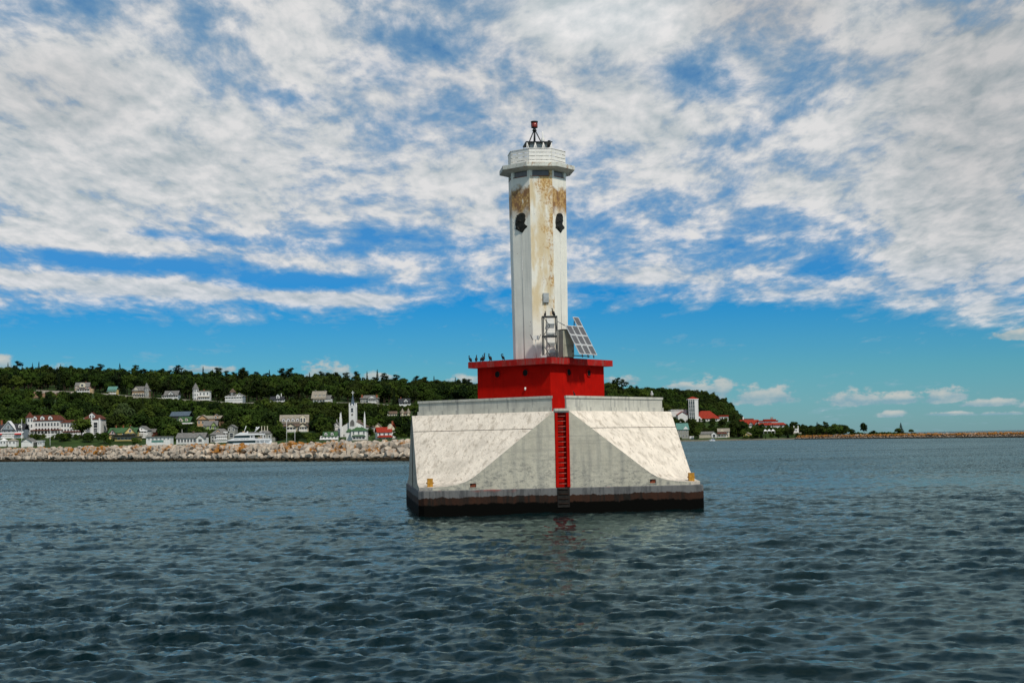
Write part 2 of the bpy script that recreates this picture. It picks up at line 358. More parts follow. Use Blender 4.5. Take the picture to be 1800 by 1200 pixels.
# ================================================================== BREAKWATERS
def rockfn(hi):
    def fn(nt, co, base, b):
        g = nt.new('ShaderNodeNewGeometry').outputs['Position']; x, y, z = nt.sep(g)
        rnd = nt.new('ShaderNodeObjectInfo').outputs['Random']
        base = nt.mix(nt.math('MULTIPLY', rnd, .6), base, (.25, .22, .19))
        o = nt.noise(g, .16, 3, .5); o2 = nt.noise(g, 1.1, 5, .65)
        om = nt.math('MULTIPLY', nt.ramp(nt.math('ADD', nt.math('MULTIPLY', o, .6), nt.math('MULTIPLY', o2, .55)), *hi[0]), nt.math('MULTIPLY', nt.ramp(z, hi[1], hi[1]+.8), nt.ramp(z, hi[2], hi[2]+.7, 1, 0)))
        base = nt.mix(om, base, (.30, .125, .022))
        wet = nt.ramp(nt.math('ADD', z, nt.math('MULTIPLY', nt.noise(g, .9, 3), .7)), .95, 1.45, 1, 0)
        base = nt.mix(wet, base, (.030, .022, .012))
        nt.put(b.inputs['Roughness'], .85)
        return base
    return fn
M_ROCK = mat('limestone_boulder', (.52, .435, .34), .9, .1, var=.34, vscale=.7, bump=.6, bscale=3.5, fn=rockfn(((.575, .66), 1.6, 4.4)))
M_ROCK_FAR = mat('lichen_boulder', (.47, .37, .29), .85, .2, var=.25, vscale=.5, bump=.5, bscale=2.5, fn=rockfn(((.44, .56), .9, 3.2)))
M_CORE = mat('breakwater_core', (.045, .038, .03), .95, .1, var=.3, vscale=.6)  # near-black base colour paints in the shade of the gaps between stones
def rock_mesh(i, mt):
    rg = random.Random(100+i); b = bmesh.new()
    pts = []
    for k in range(17):
        v = Vector((rg.gauss(0, 1), rg.gauss(0, 1), rg.gauss(0, 1))).normalized()
        m = max(abs(v.x), abs(v.y), abs(v.z)); v = v*(.55+.45/m*.72)*rg.uniform(.86, 1.06); pts.append(b.verts.new((v.x*.5, v.y*.5, v.z*.5)))
    res = bmesh.ops.convex_hull(b, input=pts)
    bmesh.ops.delete(b, geom=[v for v in b.verts if not v.link_faces], context='VERTS')
    bmesh.ops.bevel(b, geom=list(b.edges), offset=.018, segments=1, affect='EDGES')
    me = bpy.data.meshes.new('stone'); b.to_mesh(me); b.free(); me.materials.append(mt); return me
def mound(A, B, h, wt, wb, parent, mt):
    A, B = Vector(A), Vector(B); t = (B-A).normalized(); nrm = Vector((-t.y, t.x))
    prof = [(-wb, -1.5), (-wt, h), (wt, h), (wb, -1.5)]
    ring = lambda P: [(P.x+nrm.x*o, P.y+nrm.y*o, z) for o, z in prof]
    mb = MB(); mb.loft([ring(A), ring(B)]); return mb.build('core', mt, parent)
def build_breakwaters():
    meshes = [rock_mesh(i, M_ROCK) for i in range(14)]
    A = Vector(((0-900)/F*466, 466)); B = Vector(((720-900)/F*296, 296)); t = (B-A).normalized()
    A0 = A-t*45; B0 = B+t*16; n = Vector((t.y, -t.x));  n = n if n.y < 0 else -n
    off = n*-3.9
    bw = thing('breakwater', 'long pale limestone boulder breakwater in front of the harbour town, left of the lighthouse', 'breakwater', (0, 0, 0))
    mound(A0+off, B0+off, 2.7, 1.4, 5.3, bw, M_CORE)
    rocks = []; rg = random.Random(5); Lg = (B0-A0).length
    rows = [(-.3, .1, 1.75), (.6, 1.1, 1.95), (1.55, 2.1, 2.05), (2.6, 3.05, 2.05), (3.9, 3.6, 1.9), (6.2, 3.3, 1.9), (7.6, 1.8, 1.8)]
    for ri, (back, z, s) in enumerate(rows):
        q = rg.uniform(0, 1)
        while q < Lg:
            sx = s*rg.choice((rg.uniform(.55, .9), rg.uniform(.95, 1.6))); P = A0+t*(q+sx/2)-n*(back+rg.uniform(-.3, .3))
            vis = ri < 5
            rocks.append((P.x, P.y, z+rg.uniform(-.3, .42)*(1 if ri else .4), sx*1.06, s*rg.uniform(1.0, 1.4), s*rg.uniform(.75, 1.15), rg.uniform(-.5, .5), rg.uniform(-.35, .35), rg.uniform(-.35, .35), rg.randrange(14), vis))
            q += sx*.93
    ang = math.atan2(t.y, t.x)
    infr = lambda r: -10 < 900+F*r[0]/r[1] < 725
    order = sorted(range(len(rocks)), key=lambda i: -(rocks[i][3]*rocks[i][5]/rocks[i][1]**2 if rocks[i][10] and infr(rocks[i]) else 0))
    big = set(order[:300]); Vs = []; Fs = []; base = 0; flat = MB()
    for i, r in enumerate(rocks):
        M = Matrix.Translation((r[0], r[1], r[2])) @ Matrix.Rotation(ang+r[6], 4, 'Z') @ Matrix.Rotation(r[7], 4, 'X') @ Matrix.Rotation(r[8], 4, 'Y') @ Matrix.Diagonal((r[3], r[4], r[5], 1))
        if i in big: o = link('stone', meshes[r[9]], bw); o.matrix_world = M
        else:
            me = meshes[r[9]]; flat.add([M @ v.co for v in me.vertices], [tuple(p.vertices) for p in me.polygons])
    o = flat.build('stones', M_ROCK, bw); tag(o, kind='stuff')
    # low far breakwater running out to the right of the frame
    A = Vector(((1392-900)/F*1062, 1062)); B = Vector(((1860-900)/F*705, 705)); t = (B-A).normalized(); B = B+t*60; n = Vector((t.y, -t.x)); n = n if n.y < 0 else -n
    bw2 = thing('breakwater', 'low distant breakwater of orange lichened stones at the right edge', 'breakwater', (0, 0, 0))
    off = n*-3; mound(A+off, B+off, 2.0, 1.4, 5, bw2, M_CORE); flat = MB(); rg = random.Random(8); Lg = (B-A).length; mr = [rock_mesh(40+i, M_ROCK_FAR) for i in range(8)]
    for ri, (back, z, s) in enumerate([(-.2, .1, 1.1), (.6, .75, 1.2), (1.6, 1.5, 1.25), (2.6, 2.15, 1.25), (3.8, 2.45, 1.2), (5.2, 1.7, 1.2)]):
        q = 0
        while q < Lg:
            sx = s*rg.uniform(.7, 1.6); P = A+t*(q+sx/2)-n*(back+rg.uniform(-.3, .3)); me = mr[rg.randrange(8)]
            M = Matrix.Translation((P.x, P.y, z+rg.uniform(-.25, .3))) @ Matrix.Rotation(rg.uniform(0, 6), 4, 'Z') @ Matrix.Rotation(rg.uniform(-.4, .4), 4, 'X') @ Matrix.Diagonal((sx*1.2, sx*1.2, s*rg.uniform(.8, 1.3), 1))
            flat.add([M @ v.co for v in me.vertices], [tuple(p.vertices) for p in me.polygons]); q += sx*.95
    tag(flat.build('stones', M_ROCK_FAR, bw2), kind='stuff')
build_breakwaters()
# ================================================================== LIGHTHOUSE
AX = at(951, 700, 86.0); LX, LY, TH = AX[0]+.03, 86.0, R(6.8)
LH = thing('lighthouse', 'tall rust streaked white octagonal lighthouse on a red cabin and sloped concrete pier', 'lighthouse', (LX, LY, 0), TH)
def loc(p):
    """world point -> lighthouse frame"""
    x, y = p[0]-LX, p[1]-LY; c, s = math.cos(TH), math.sin(TH); return (x*c+y*s, -x*s+y*c, p[2])
def zat(py, px, Y): return float(at(px, py, Y)[2])
def octa(ap, z, n=8): r = ap/math.cos(math.pi/8); return [(r*math.sin(math.pi/8+math.pi/4*k), -r*math.cos(math.pi/8+math.pi/4*k), z) for k in range(n)]
def slopefn(nt, co, base, b):
    x, y, z = nt.sep(co)
    # dirty runs down the slope, brown scuffs and blotches
    run = nt.noise(nt.mapping(co, sc=(2.2, 2.2, .35)), 1.3, 6, .65)
    base = nt.mix(nt.ramp(run, .48, .68, 0, .62), base, (.36, .30, .23))
    fine = nt.noise(nt.mapping(co, rot=(.5, .3, .4), sc=(2.6, .8, 1.2)), 2.6, 8, .68)
    base = nt.mix(nt.ramp(fine, .55, .70, 0, .75), base, (.30, .24, .18))
    blot = nt.noise(co, .55, 5, .6)
    base = nt.mix(nt.ramp(blot, .52, .68, 0, .35), base, (.42, .37, .30))
    low = nt.math('ADD', z, nt.math('MULTIPLY', nt.noise(co, 2.5, 5, .7), 1.1))
    return nt.mix(nt.ramp(low, 2.0, 2.5, .5, 0), base, (.28, .26, .23))
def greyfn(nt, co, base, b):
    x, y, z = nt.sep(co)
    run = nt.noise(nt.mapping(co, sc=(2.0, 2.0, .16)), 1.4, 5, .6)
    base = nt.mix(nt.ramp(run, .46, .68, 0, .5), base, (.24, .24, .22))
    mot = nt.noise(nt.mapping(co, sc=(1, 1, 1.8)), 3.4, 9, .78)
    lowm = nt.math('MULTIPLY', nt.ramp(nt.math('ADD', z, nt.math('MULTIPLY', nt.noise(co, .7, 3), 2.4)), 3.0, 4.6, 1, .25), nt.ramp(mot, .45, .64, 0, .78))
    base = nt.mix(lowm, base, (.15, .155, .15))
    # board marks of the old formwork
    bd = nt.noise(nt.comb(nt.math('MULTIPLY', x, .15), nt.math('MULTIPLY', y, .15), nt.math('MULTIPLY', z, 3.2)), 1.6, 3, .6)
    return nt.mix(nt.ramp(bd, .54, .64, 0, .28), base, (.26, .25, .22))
def basefn(nt, co, base, b):
    x, y, z = nt.sep(co)
    st = nt.noise(nt.mapping(co, sc=(1.6, 1.6, .2)), 1.5, 5, .65); nz = nt.math('MULTIPLY', nt.math('SUBTRACT', nt.noise(nt.mapping(co, sc=(1, 1, .3)), 1.7, 8, .7), .5), .52)
    zz = nt.math('ADD', z, nz)
    cap = nt.mix(nt.ramp(st, .45, .62), (.14, .14, .138), (.075, .076, .078))
    red = nt.math('MULTIPLY', nt.ramp(nt.noise(nt.mapping(co, sc=(.7, .7, 4)), 1.0, 5, .6), .55, .63), nt.ramp(zz, 1.2, 1.4))
    cap = nt.mix(nt.math('MULTIPLY', red, .6), cap, (.30, .08, .06))
    rust = nt.mix(nt.ramp(st, .44, .6), (.030, .012, .006), (.010, .008, .006))
    rust = nt.mix(nt.ramp(nt.noise(nt.mapping(co, sc=(.25, .25, .02)), 2.0, 2), .52, .56, 0, .55), rust, (.045, .017, .008))
    c = nt.mix(nt.ramp(zz, 1.00, 1.05), rust, cap)
    wet = nt.ramp(zz, .60, .70, 1, 0)
    c = nt.mix(wet, c, (.0035, .0035, .003))
    nt.put(b.inputs['Roughness'], nt.ramp(wet, 0, 1, .8, .7)); nt.put(b.inputs['Specular IOR Level'], nt.ramp(wet, 0, 1, .2, .02))
    return c
def redfn(nt, co, base, b):
    x, y, z = nt.sep(co)
    run = nt.noise(nt.mapping(co, sc=(2.4, 2.4, .25)), 1.4, 6, .6)
    base = nt.mix(nt.ramp(run, .5, .72, 0, .6), base, (.26, .004, .002))
    chalk = nt.noise(nt.mapping(co, sc=(3, 3, 1.2)), 2.6, 7, .72)
    return nt.mix(nt.ramp(chalk, .58, .74, 0, .45), base, (.40, .045, .025))
def roofedgefn(nt, co, base, b):
    run = nt.noise(nt.mapping(co, sc=(2.2, 2.2, .5)), 1.6, 6, .65)
    base = nt.mix(nt.ramp(run, .46, .64, 0, .8), base, (.25, .075, .065))
    return nt.mix(nt.ramp(nt.noise(co, 2.2, 6, .7), .55, .7, 0, .45), base, (.16, .02, .014))
Z_ROOF = zat(627.5, 968, 81.7); Z_WT = zat(299.5, 947, 84.4); Z_WB = zat(310, 947, 84.4)
Z_R0, Z_R1 = zat(376, 947, 84.4), zat(331, 947, 84.4)
def towerfn(nt, co, base, b):
    x, y, z = nt.sep(co); ax = nt.math('ABSOLUTE', x)
    side = nt.ramp(ax, .66, .70)
    # big rust bloom on the oblique faces below the windows
    n = nt.noise(nt.mapping(co, sc=(1, 1, .55)), 2.6, 9, .68); nf = nt.noise(nt.mapping(co, sc=(1, 1, .7)), 9.0, 6, .7)
    zz = nt.math('ADD', z, nt.math('MULTIPLY', nt.math('SUBTRACT', nt.noise(co, 1.4, 4, .6), .5), 1.6))
    band = nt.math('MULTIPLY', nt.ramp(zz, Z_R0-.25, Z_R0+.5), nt.ramp(zz, Z_R1-.15, Z_R1+.25, 1, 0))
    m1 = nt.math('MULTIPLY', nt.math('MULTIPLY', band, side), nt.ramp(nt.math('ADD', nt.math('MULTIPLY', n, .6), nt.math('MULTIPLY', nf, .4)), .31, .47))
    # flecks and runs on the front face, thicker to the right and towards the top
    fx = nt.ramp(x, -.55, .45, -.095, .035, False)
    fz = nt.math('MAXIMUM', nt.ramp(z, Z_WB-2.2, Z_WB-.2, 0, .11), nt.math('MULTIPLY', nt.math('SUBTRACT', nt.noise(nt.comb(0, 0, z), .8, 2, .5), .46), .42))
    f = nt.math('ADD', nt.math('ADD', nt.math('MULTIPLY', n, .5), nt.math('MULTIPLY', nf, .5)), nt.math('ADD', fx, fz))
    front = nt.math('MULTIPLY', nt.math('SUBTRACT', 1.0, side), nt.ramp(z, Z_ROOF+1.6, Z_ROOF+3.4))
    front = nt.math('MULTIPLY', front, nt.ramp(y, -1.2, -1.3, 0, 1))
    m2 = nt.math('MULTIPLY', front, nt.ramp(f, .525, .645))
    stain = nt.math('MULTIPLY', front, nt.ramp(nt.noise(nt.mapping(co, sc=(1.4, 1.4, .35)), 1.5, 5, .6), .36, .60, 0, .75))
    grime = nt.ramp(nt.noise(nt.mapping(co, sc=(2.5, 2.5, .12)), 1.4, 5, .6), .48, .7, 0, .38)
    base = nt.mix(grime, base, (.42, .43, .40))
    base = nt.mix(stain, base, (.62, .46, .22))
    rc = nt.mix(nt.ramp(nt.math('ADD', nt.math('MULTIPLY', n, .6), nt.math('MULTIPLY', nf, .5)), .46, .62), (.52, .29, .055), (.21, .08, .012))
    base = nt.mix(nt.math('MULTIPLY', m1, .93), base, rc)
    base = nt.mix(nt.math('MULTIPLY', m2, .85), base, nt.mix(nt.ramp(nf, .45, .6), (.62, .39, .12), (.36, .16, .03)))
    spk = nt.ramp(nt.noise(co, 7.0, 2, .5), .74, .77, 0, .8)
    return nt.mix(spk, base, (.12, .07, .04))
def galfn(nt, co, base, b):
    n = nt.noise(nt.mapping(co, sc=(1, 1, .6)), 3.2, 8, .72)
    x, y, z = nt.sep(co); edge = nt.ramp(z, Z_WT+.05, Z_WT+.2, .25, 1)
    return nt.mix(nt.math('MULTIPLY', edge, nt.ramp(n, .50, .64, 0, .8)), base, nt.mix(nt.ramp(nt.noise(co, 9, 4), .4, .6), (.38, .17, .04), (.13, .055, .02)))
M_SLOPE = mat('sunlit_slope_concrete', (.78, .69, .575), .9, .15, var=.09, vscale=1.3, bump=.9, bscale=7, fn=slopefn)  # creamy concrete, base colour lightened for the sun falling on the slopes
M_GREY = mat('shaded_weathered_concrete', (.49, .46, .37), .9, .15, var=.09, vscale=1.1, bump=.35, bscale=9, fn=greyfn)  # stained concrete, base colour darkened for the shade on the upright faces
M_PARA = mat('parapet_concrete', (.53, .51, .44), .9, .15, var=.10, vscale=1.5, bump=.4, bscale=8, fn=lambda nt, co, base, b: nt.mix(nt.ramp(nt.noise(nt.mapping(co, sc=(2.6, 2.6, .2)), 1.5, 5, .6), .5, .66, 0, .6), base, (.22, .22, .21)))
M_BASE = mat('waterline_concrete', (.2, .2, .2), .8, .2, bump=.5, bscale=6, fn=basefn)
M_RED = mat('red_paint', (.39, .005, .002), .75, .04, var=.12, vscale=1.2, bump=.12, bscale=12, fn=redfn)
M_REDEDGE = mat('faded_red_paint', (.36, .014, .012), .75, .06, var=.15, vscale=1.5, bump=.2, bscale=10, fn=roofedgefn)
M_TOWER = mat('rusting_white_paint', (.82, .79, .69), .55, .3, var=.05, vscale=1.2, bump=.18, bscale=9, fn=towerfn)
M_GAL = mat('gallery_paint', (.62, .62, .55), .6, .3, var=.08, vscale=2, bump=.15, fn=galfn)
M_WHITE = mat('white_board_paint', (.74, .72, .67), .6, .3, var=.08, vscale=3, fn=lambda nt, co, base, b: nt.mix(nt.ramp(nt.noise(nt.mapping(co, sc=(1, 1, 2)), 2.5, 6, .7), .6, .74, 0, .6), base, (.42, .27, .12)))
M_DARK = mat('dark_steel', (.035, .04, .042), .55, .4, metal=.3, var=.3, vscale=6)
M_BRONZE = mat('dark_bronze', (.022, .020, .014), .5, .4, metal=.4, var=.4, vscale=6, bump=.6, bscale=9)
M_GLASSD = mat('dark_window_glass', (.075, .085, .088), .18, .6, var=.2, vscale=2)
M_HOLE = mat('dark_interior', (.012, .012, .012), .9, .05)
M_RUST = mat('rusty_steel', (.22, .055, .025), .85, .2, var=.5, vscale=5)
M_YEL = mat('ochre_steel', (.42, .20, .02), .6, .3, var=.3, vscale=7)
M_GALV = mat('galvanised_steel', (.40, .41, .40), .45, .4, metal=.35, var=.15, vscale=5)
M_CAB = mat('khaki_cabinet_paint', (.36, .35, .27), .5, .35, var=.15, vscale=2, bump=.05)
M_LAMP = mat('red_lens', (.33, .035, .018), .2, .5, var=.3, vscale=4)
M_CELL = mat('solar_cells', (.10, .095, .095), .25, .5, var=.12, vscale=9)
M_FRAME = mat('aluminium_frame', (.66, .66, .64), .4, .4, metal=.2, var=.06)
# ---- pier: square waterline base, upper body is a square turned 45 degrees whose sides slope out to the base corners
def pier():
    H = 7.85
    mb = MB(); rings = []
    cut = .28
    def sq(h, z, c=cut): return [(-h+c, -h, z), (h-c, -h, z), (h, -h+c, z), (h, h-c, z), (h-c, h, z), (-h+c, h, z), (-h, h-c, z), (-h, -h+c, z)]
    mb.loft([sq(H+.06, -3), sq(H+.06, 1.37), sq(H+.0, 1.41)], cap0=True, cap1=True)
    mb.build('pier_base', M_BASE, LH)
    prof = [(8.27, 5.6), (9.46, 4.665)]; P2 = [(9.50, 4.635), (10.82, 3.6), (12.25, 2.48), (12.75, 2.1), (13.15, 1.87), (13.7, 1.70), (14.3, 1.62), (15.0, 1.585)]
    def octs(s, z, h=H): g = min(max(s-h, .05), h-.25); return [(-g, -h, z), (g, -h, z), (h, -g, z), (h, g, z), (g, h, z), (-g, h, z), (-h, g, z), (-h, -g, z)]
    def shell(pr, name, cap_top=False):
        up = MB(); st = MB()
        rr = [octs(s, z) for s, z in pr]
        for a, b in zip(rr[1:], rr[:-1]):
            for i in range(8):
                j = (i+1) % 8; (st if i % 2 == 0 else up).add([a[i], a[j], b[j], b[i]], [(0, 1, 2, 3)])
        return up, st
    u1, s1 = shell(prof, 'u'); u2, s2 = shell(P2, 'l')
    # vertical faces continue behind the ladder channels, which are cut .35 deep at the middle of each side
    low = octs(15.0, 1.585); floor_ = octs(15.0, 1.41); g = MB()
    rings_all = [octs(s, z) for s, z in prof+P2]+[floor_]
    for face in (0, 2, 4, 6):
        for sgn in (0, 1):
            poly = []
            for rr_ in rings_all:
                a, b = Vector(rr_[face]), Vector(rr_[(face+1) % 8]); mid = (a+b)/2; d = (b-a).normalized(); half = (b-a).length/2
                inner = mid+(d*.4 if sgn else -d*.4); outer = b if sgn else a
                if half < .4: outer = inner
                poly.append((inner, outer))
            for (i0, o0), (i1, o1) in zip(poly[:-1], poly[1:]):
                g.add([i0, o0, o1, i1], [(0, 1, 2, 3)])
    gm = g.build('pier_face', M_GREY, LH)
    for i in range(0, 8, 2):  # toe ends
        pass
    toe = MB()
    for a, b in ((1, 2), (3, 4), (5, 6), (7, 0)):
        A, B, A2, B2 = Vector(low[a]), Vector(low[b]), Vector(floor_[a]), Vector(floor_[b]); toe.add([A, B, B2, A2], [(0, 1, 2, 3)])
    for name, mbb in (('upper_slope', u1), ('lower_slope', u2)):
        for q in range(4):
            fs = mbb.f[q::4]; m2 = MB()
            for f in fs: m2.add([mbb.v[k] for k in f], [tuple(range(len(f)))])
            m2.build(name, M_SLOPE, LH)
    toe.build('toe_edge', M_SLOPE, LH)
    # joint between the slope pours: a recessed strip
    j = MB(); a = [tuple(c*.996 for c in p[:2])+(p[2],) for p in octs(9.45, 4.68)]; b = [tuple(c*.996 for c in p[:2])+(p[2],) for p in octs(9.52, 4.62)]
    j.loft([b, a], cap0=False, cap1=False); j.build('joint', M_HOLE, LH)
    # top deck and the solid heart that backs the channels
    t = MB(); t.prism([p[:2] for p in octs(8.27, 0, H)], 5.52, 5.597); t.build('deck', M_PARA, LH)
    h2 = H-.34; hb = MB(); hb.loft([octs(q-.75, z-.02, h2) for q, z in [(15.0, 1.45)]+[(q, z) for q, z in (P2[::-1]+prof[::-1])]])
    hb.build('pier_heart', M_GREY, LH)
pier()
def ladder():
    y0 = -7.85
    lad = MB(); lad.bb(-.39, .39, -7.62, -7.58, 1.43, 5.55); lo = lad.build('ladder', M_RED, LH)
    ch = MB(); ch.bb(-.405, -.392, y0-.01, -7.5, 1.42, 5.56); ch.bb(.392, .405, y0-.01, -7.5, 1.42, 5.56); ch.build('channel_side', M_RED, lo)
    for s in (-1, 1):
        mb = MB(); mb.bb(s*.31-.075, s*.31+.075, -7.90, -7.84, .45 if 0 else 1.45, 5.5); mb.build('rail', M_RED, lo)
    rung = MB(); rung.tube([(-.27, 0, 0), (.27, 0, 0)], .022, 6); rm = rung.mesh('rung', mat('worn_rung_paint', (.36, .10, .08), .6, .2, var=.4, vscale=6))
    for k in range(14): link('rung', rm, lo, (0, -7.80, 1.62+k*.285))
    # foot of the ladder: blackened recess down the base
    mb = MB(); mb.bb(-.34, .34, -7.955, -7.9, .35, 1.40); mb.build('foot_plate', mat('blackened_steel', (.012, .010, .008), .7, .2, var=.5, vscale=5), lo)
    rd = rung.mesh('rung', mat('blackened_rung', (.035, .018, .012), .8, .1))
    for k in range(4): link('rung', rd, lo, (0, -7.985, .55+k*.26))
    mb = MB(); mb.bb(-.40, .40, -7.93, -7.42, 5.602, 5.74); mb.build('landing_slab', M_PARA, LH)
ladder()
def holes():
    for x in (-4.95, 5.0):
        fr = MB(); fr.bb(x-.2, x+.2, -7.852, -7.845, 1.52, 1.78); o = fr.build('drain_recess', M_HOLE, LH)
        r = MB()
        r.bb(x-.215, x-.17, -7.885, -7.853, 1.50, 1.80); r.bb(x+.17, x+.215, -7.885, -7.853, 1.50, 1.80); r.bb(x-.17, x+.17, -7.885, -7.853, 1.76, 1.80); r.bb(x-.17, x+.17, -7.885, -7.853, 1.50, 1.54)
        r.build('drain_frame', M_GREY, o)
        p = MB(); p.bb(x-.15, x+.13, -7.868, -7.853, 1.55, 1.65); p.bb(x-.05, x+.15, -7.872, -7.853, 1.66, 1.70); p.build('rusty_plate', M_RUST, o)
holes()
# parapet wings along the four edges of the upper square
def parapet():
    Rp = 7.42
    for k in range(4):
        a0 = math.pi/2*k
        def rot(x, y): c, s = math.cos(a0), math.sin(a0); return (x*c-y*s, x*s+y*c)
        # wing from the front gap to the right hand corner
        def strip(off_out, off_in, z0, z1, g, mb):
            # outer line from the front corner (0,-Rp) to (Rp,0); the front corner is cut square to leave a notch of half width g
            t = Vector((1, 1)).normalized(); n = Vector((1, -1)).normalized(); A = Vector((0, -Rp)); Lg = Rp*math.sqrt(2)
            a_ = lambda d: A+t*((g*math.sqrt(2)+d) if k == 0 else d+.002)-n*d
            b_ = lambda d: A+t*(Lg-((g*math.sqrt(2)+d) if k == 3 else d+.002))-n*d
            p = [a_(-off_out), b_(-off_out), b_(off_in), a_(off_in)]
            mb.prism([rot(*q) for q in p], z0, z1)
        mb = MB(); strip(0, .32, 5.85, 6.33, .40, mb); w = mb.build('parapet_wing', M_PARA, LH)
        mb = MB(); strip(.05, .36, 6.335, 6.47, .37, mb); mb.build('coping', M_PARA, w)
        mb = MB(); strip(.06, .38, 5.602, 5.848, .41, mb); mb.build('plinth', M_PARA, w)
parapet()
# ---- red cabin with its overhanging roof
def cabin():
    Rc, z0, z1 = 3.86, 5.6, Z_ROOF-.37
    mb = MB(); mb.prism([(0, -Rc), (Rc, 0), (0, Rc), (-Rc, 0)], z0, z1); cb = mb.build('cabin', M_RED, LH)
    rf = MB(); Rr = 4.42; rf.prism([(0, -Rr), (Rr, 0), (0, Rr), (-Rr, 0)], z1+.004, Z_ROOF); rf.build('cabin_roof', M_REDEDGE, LH)
    zs = zat(654, 950, 83)
    for k in range(4):
        a = R(45)+R(90)*k; n = Vector((math.sin(a), -math.cos(a), 0)); t = Vector((math.cos(a), math.sin(a), 0)); ap = Rc/math.sqrt(2)
        for s in ((-1.17, .93) if k == 3 else (-.93, 1.12)):
            c = n*(ap+.006)+t*s; mb = MB()
            mb.tube([c-n*.02, c+n*.012], .205, 20); g = mb.build('porthole', M_HOLE, LH, (0, 0, zs))
            ring = MB(); pts = [(c+t*.225*math.cos(q)+Vector((0, 0, 1))*.225*math.sin(q)+n*.02) for q in np.linspace(0, 2*math.pi, 21)]
            ring.tube(pts, .035, 6); ring.build('porthole_ring', M_RED, g)
    # small white lamp and its rust run, seen just over the parapet
    a = R(-45); n = Vector((math.sin(a), -math.cos(a), 0)); t = Vector((math.cos(a), math.sin(a), 0)); c = n*(Rc/math.sqrt(2))+t*.93; z = zat(683, 925, 83)
    mb = MB(); mb.tube([c+n*.02+Vector((0, 0, z+.09)), c+n*.06+Vector((0, 0, z+.07)), c+n*.07+Vector((0, 0, z-.08))], [.03, .06, .04], 8); mb.build('wall_lamp', M_WHITE, LH)
cabin()
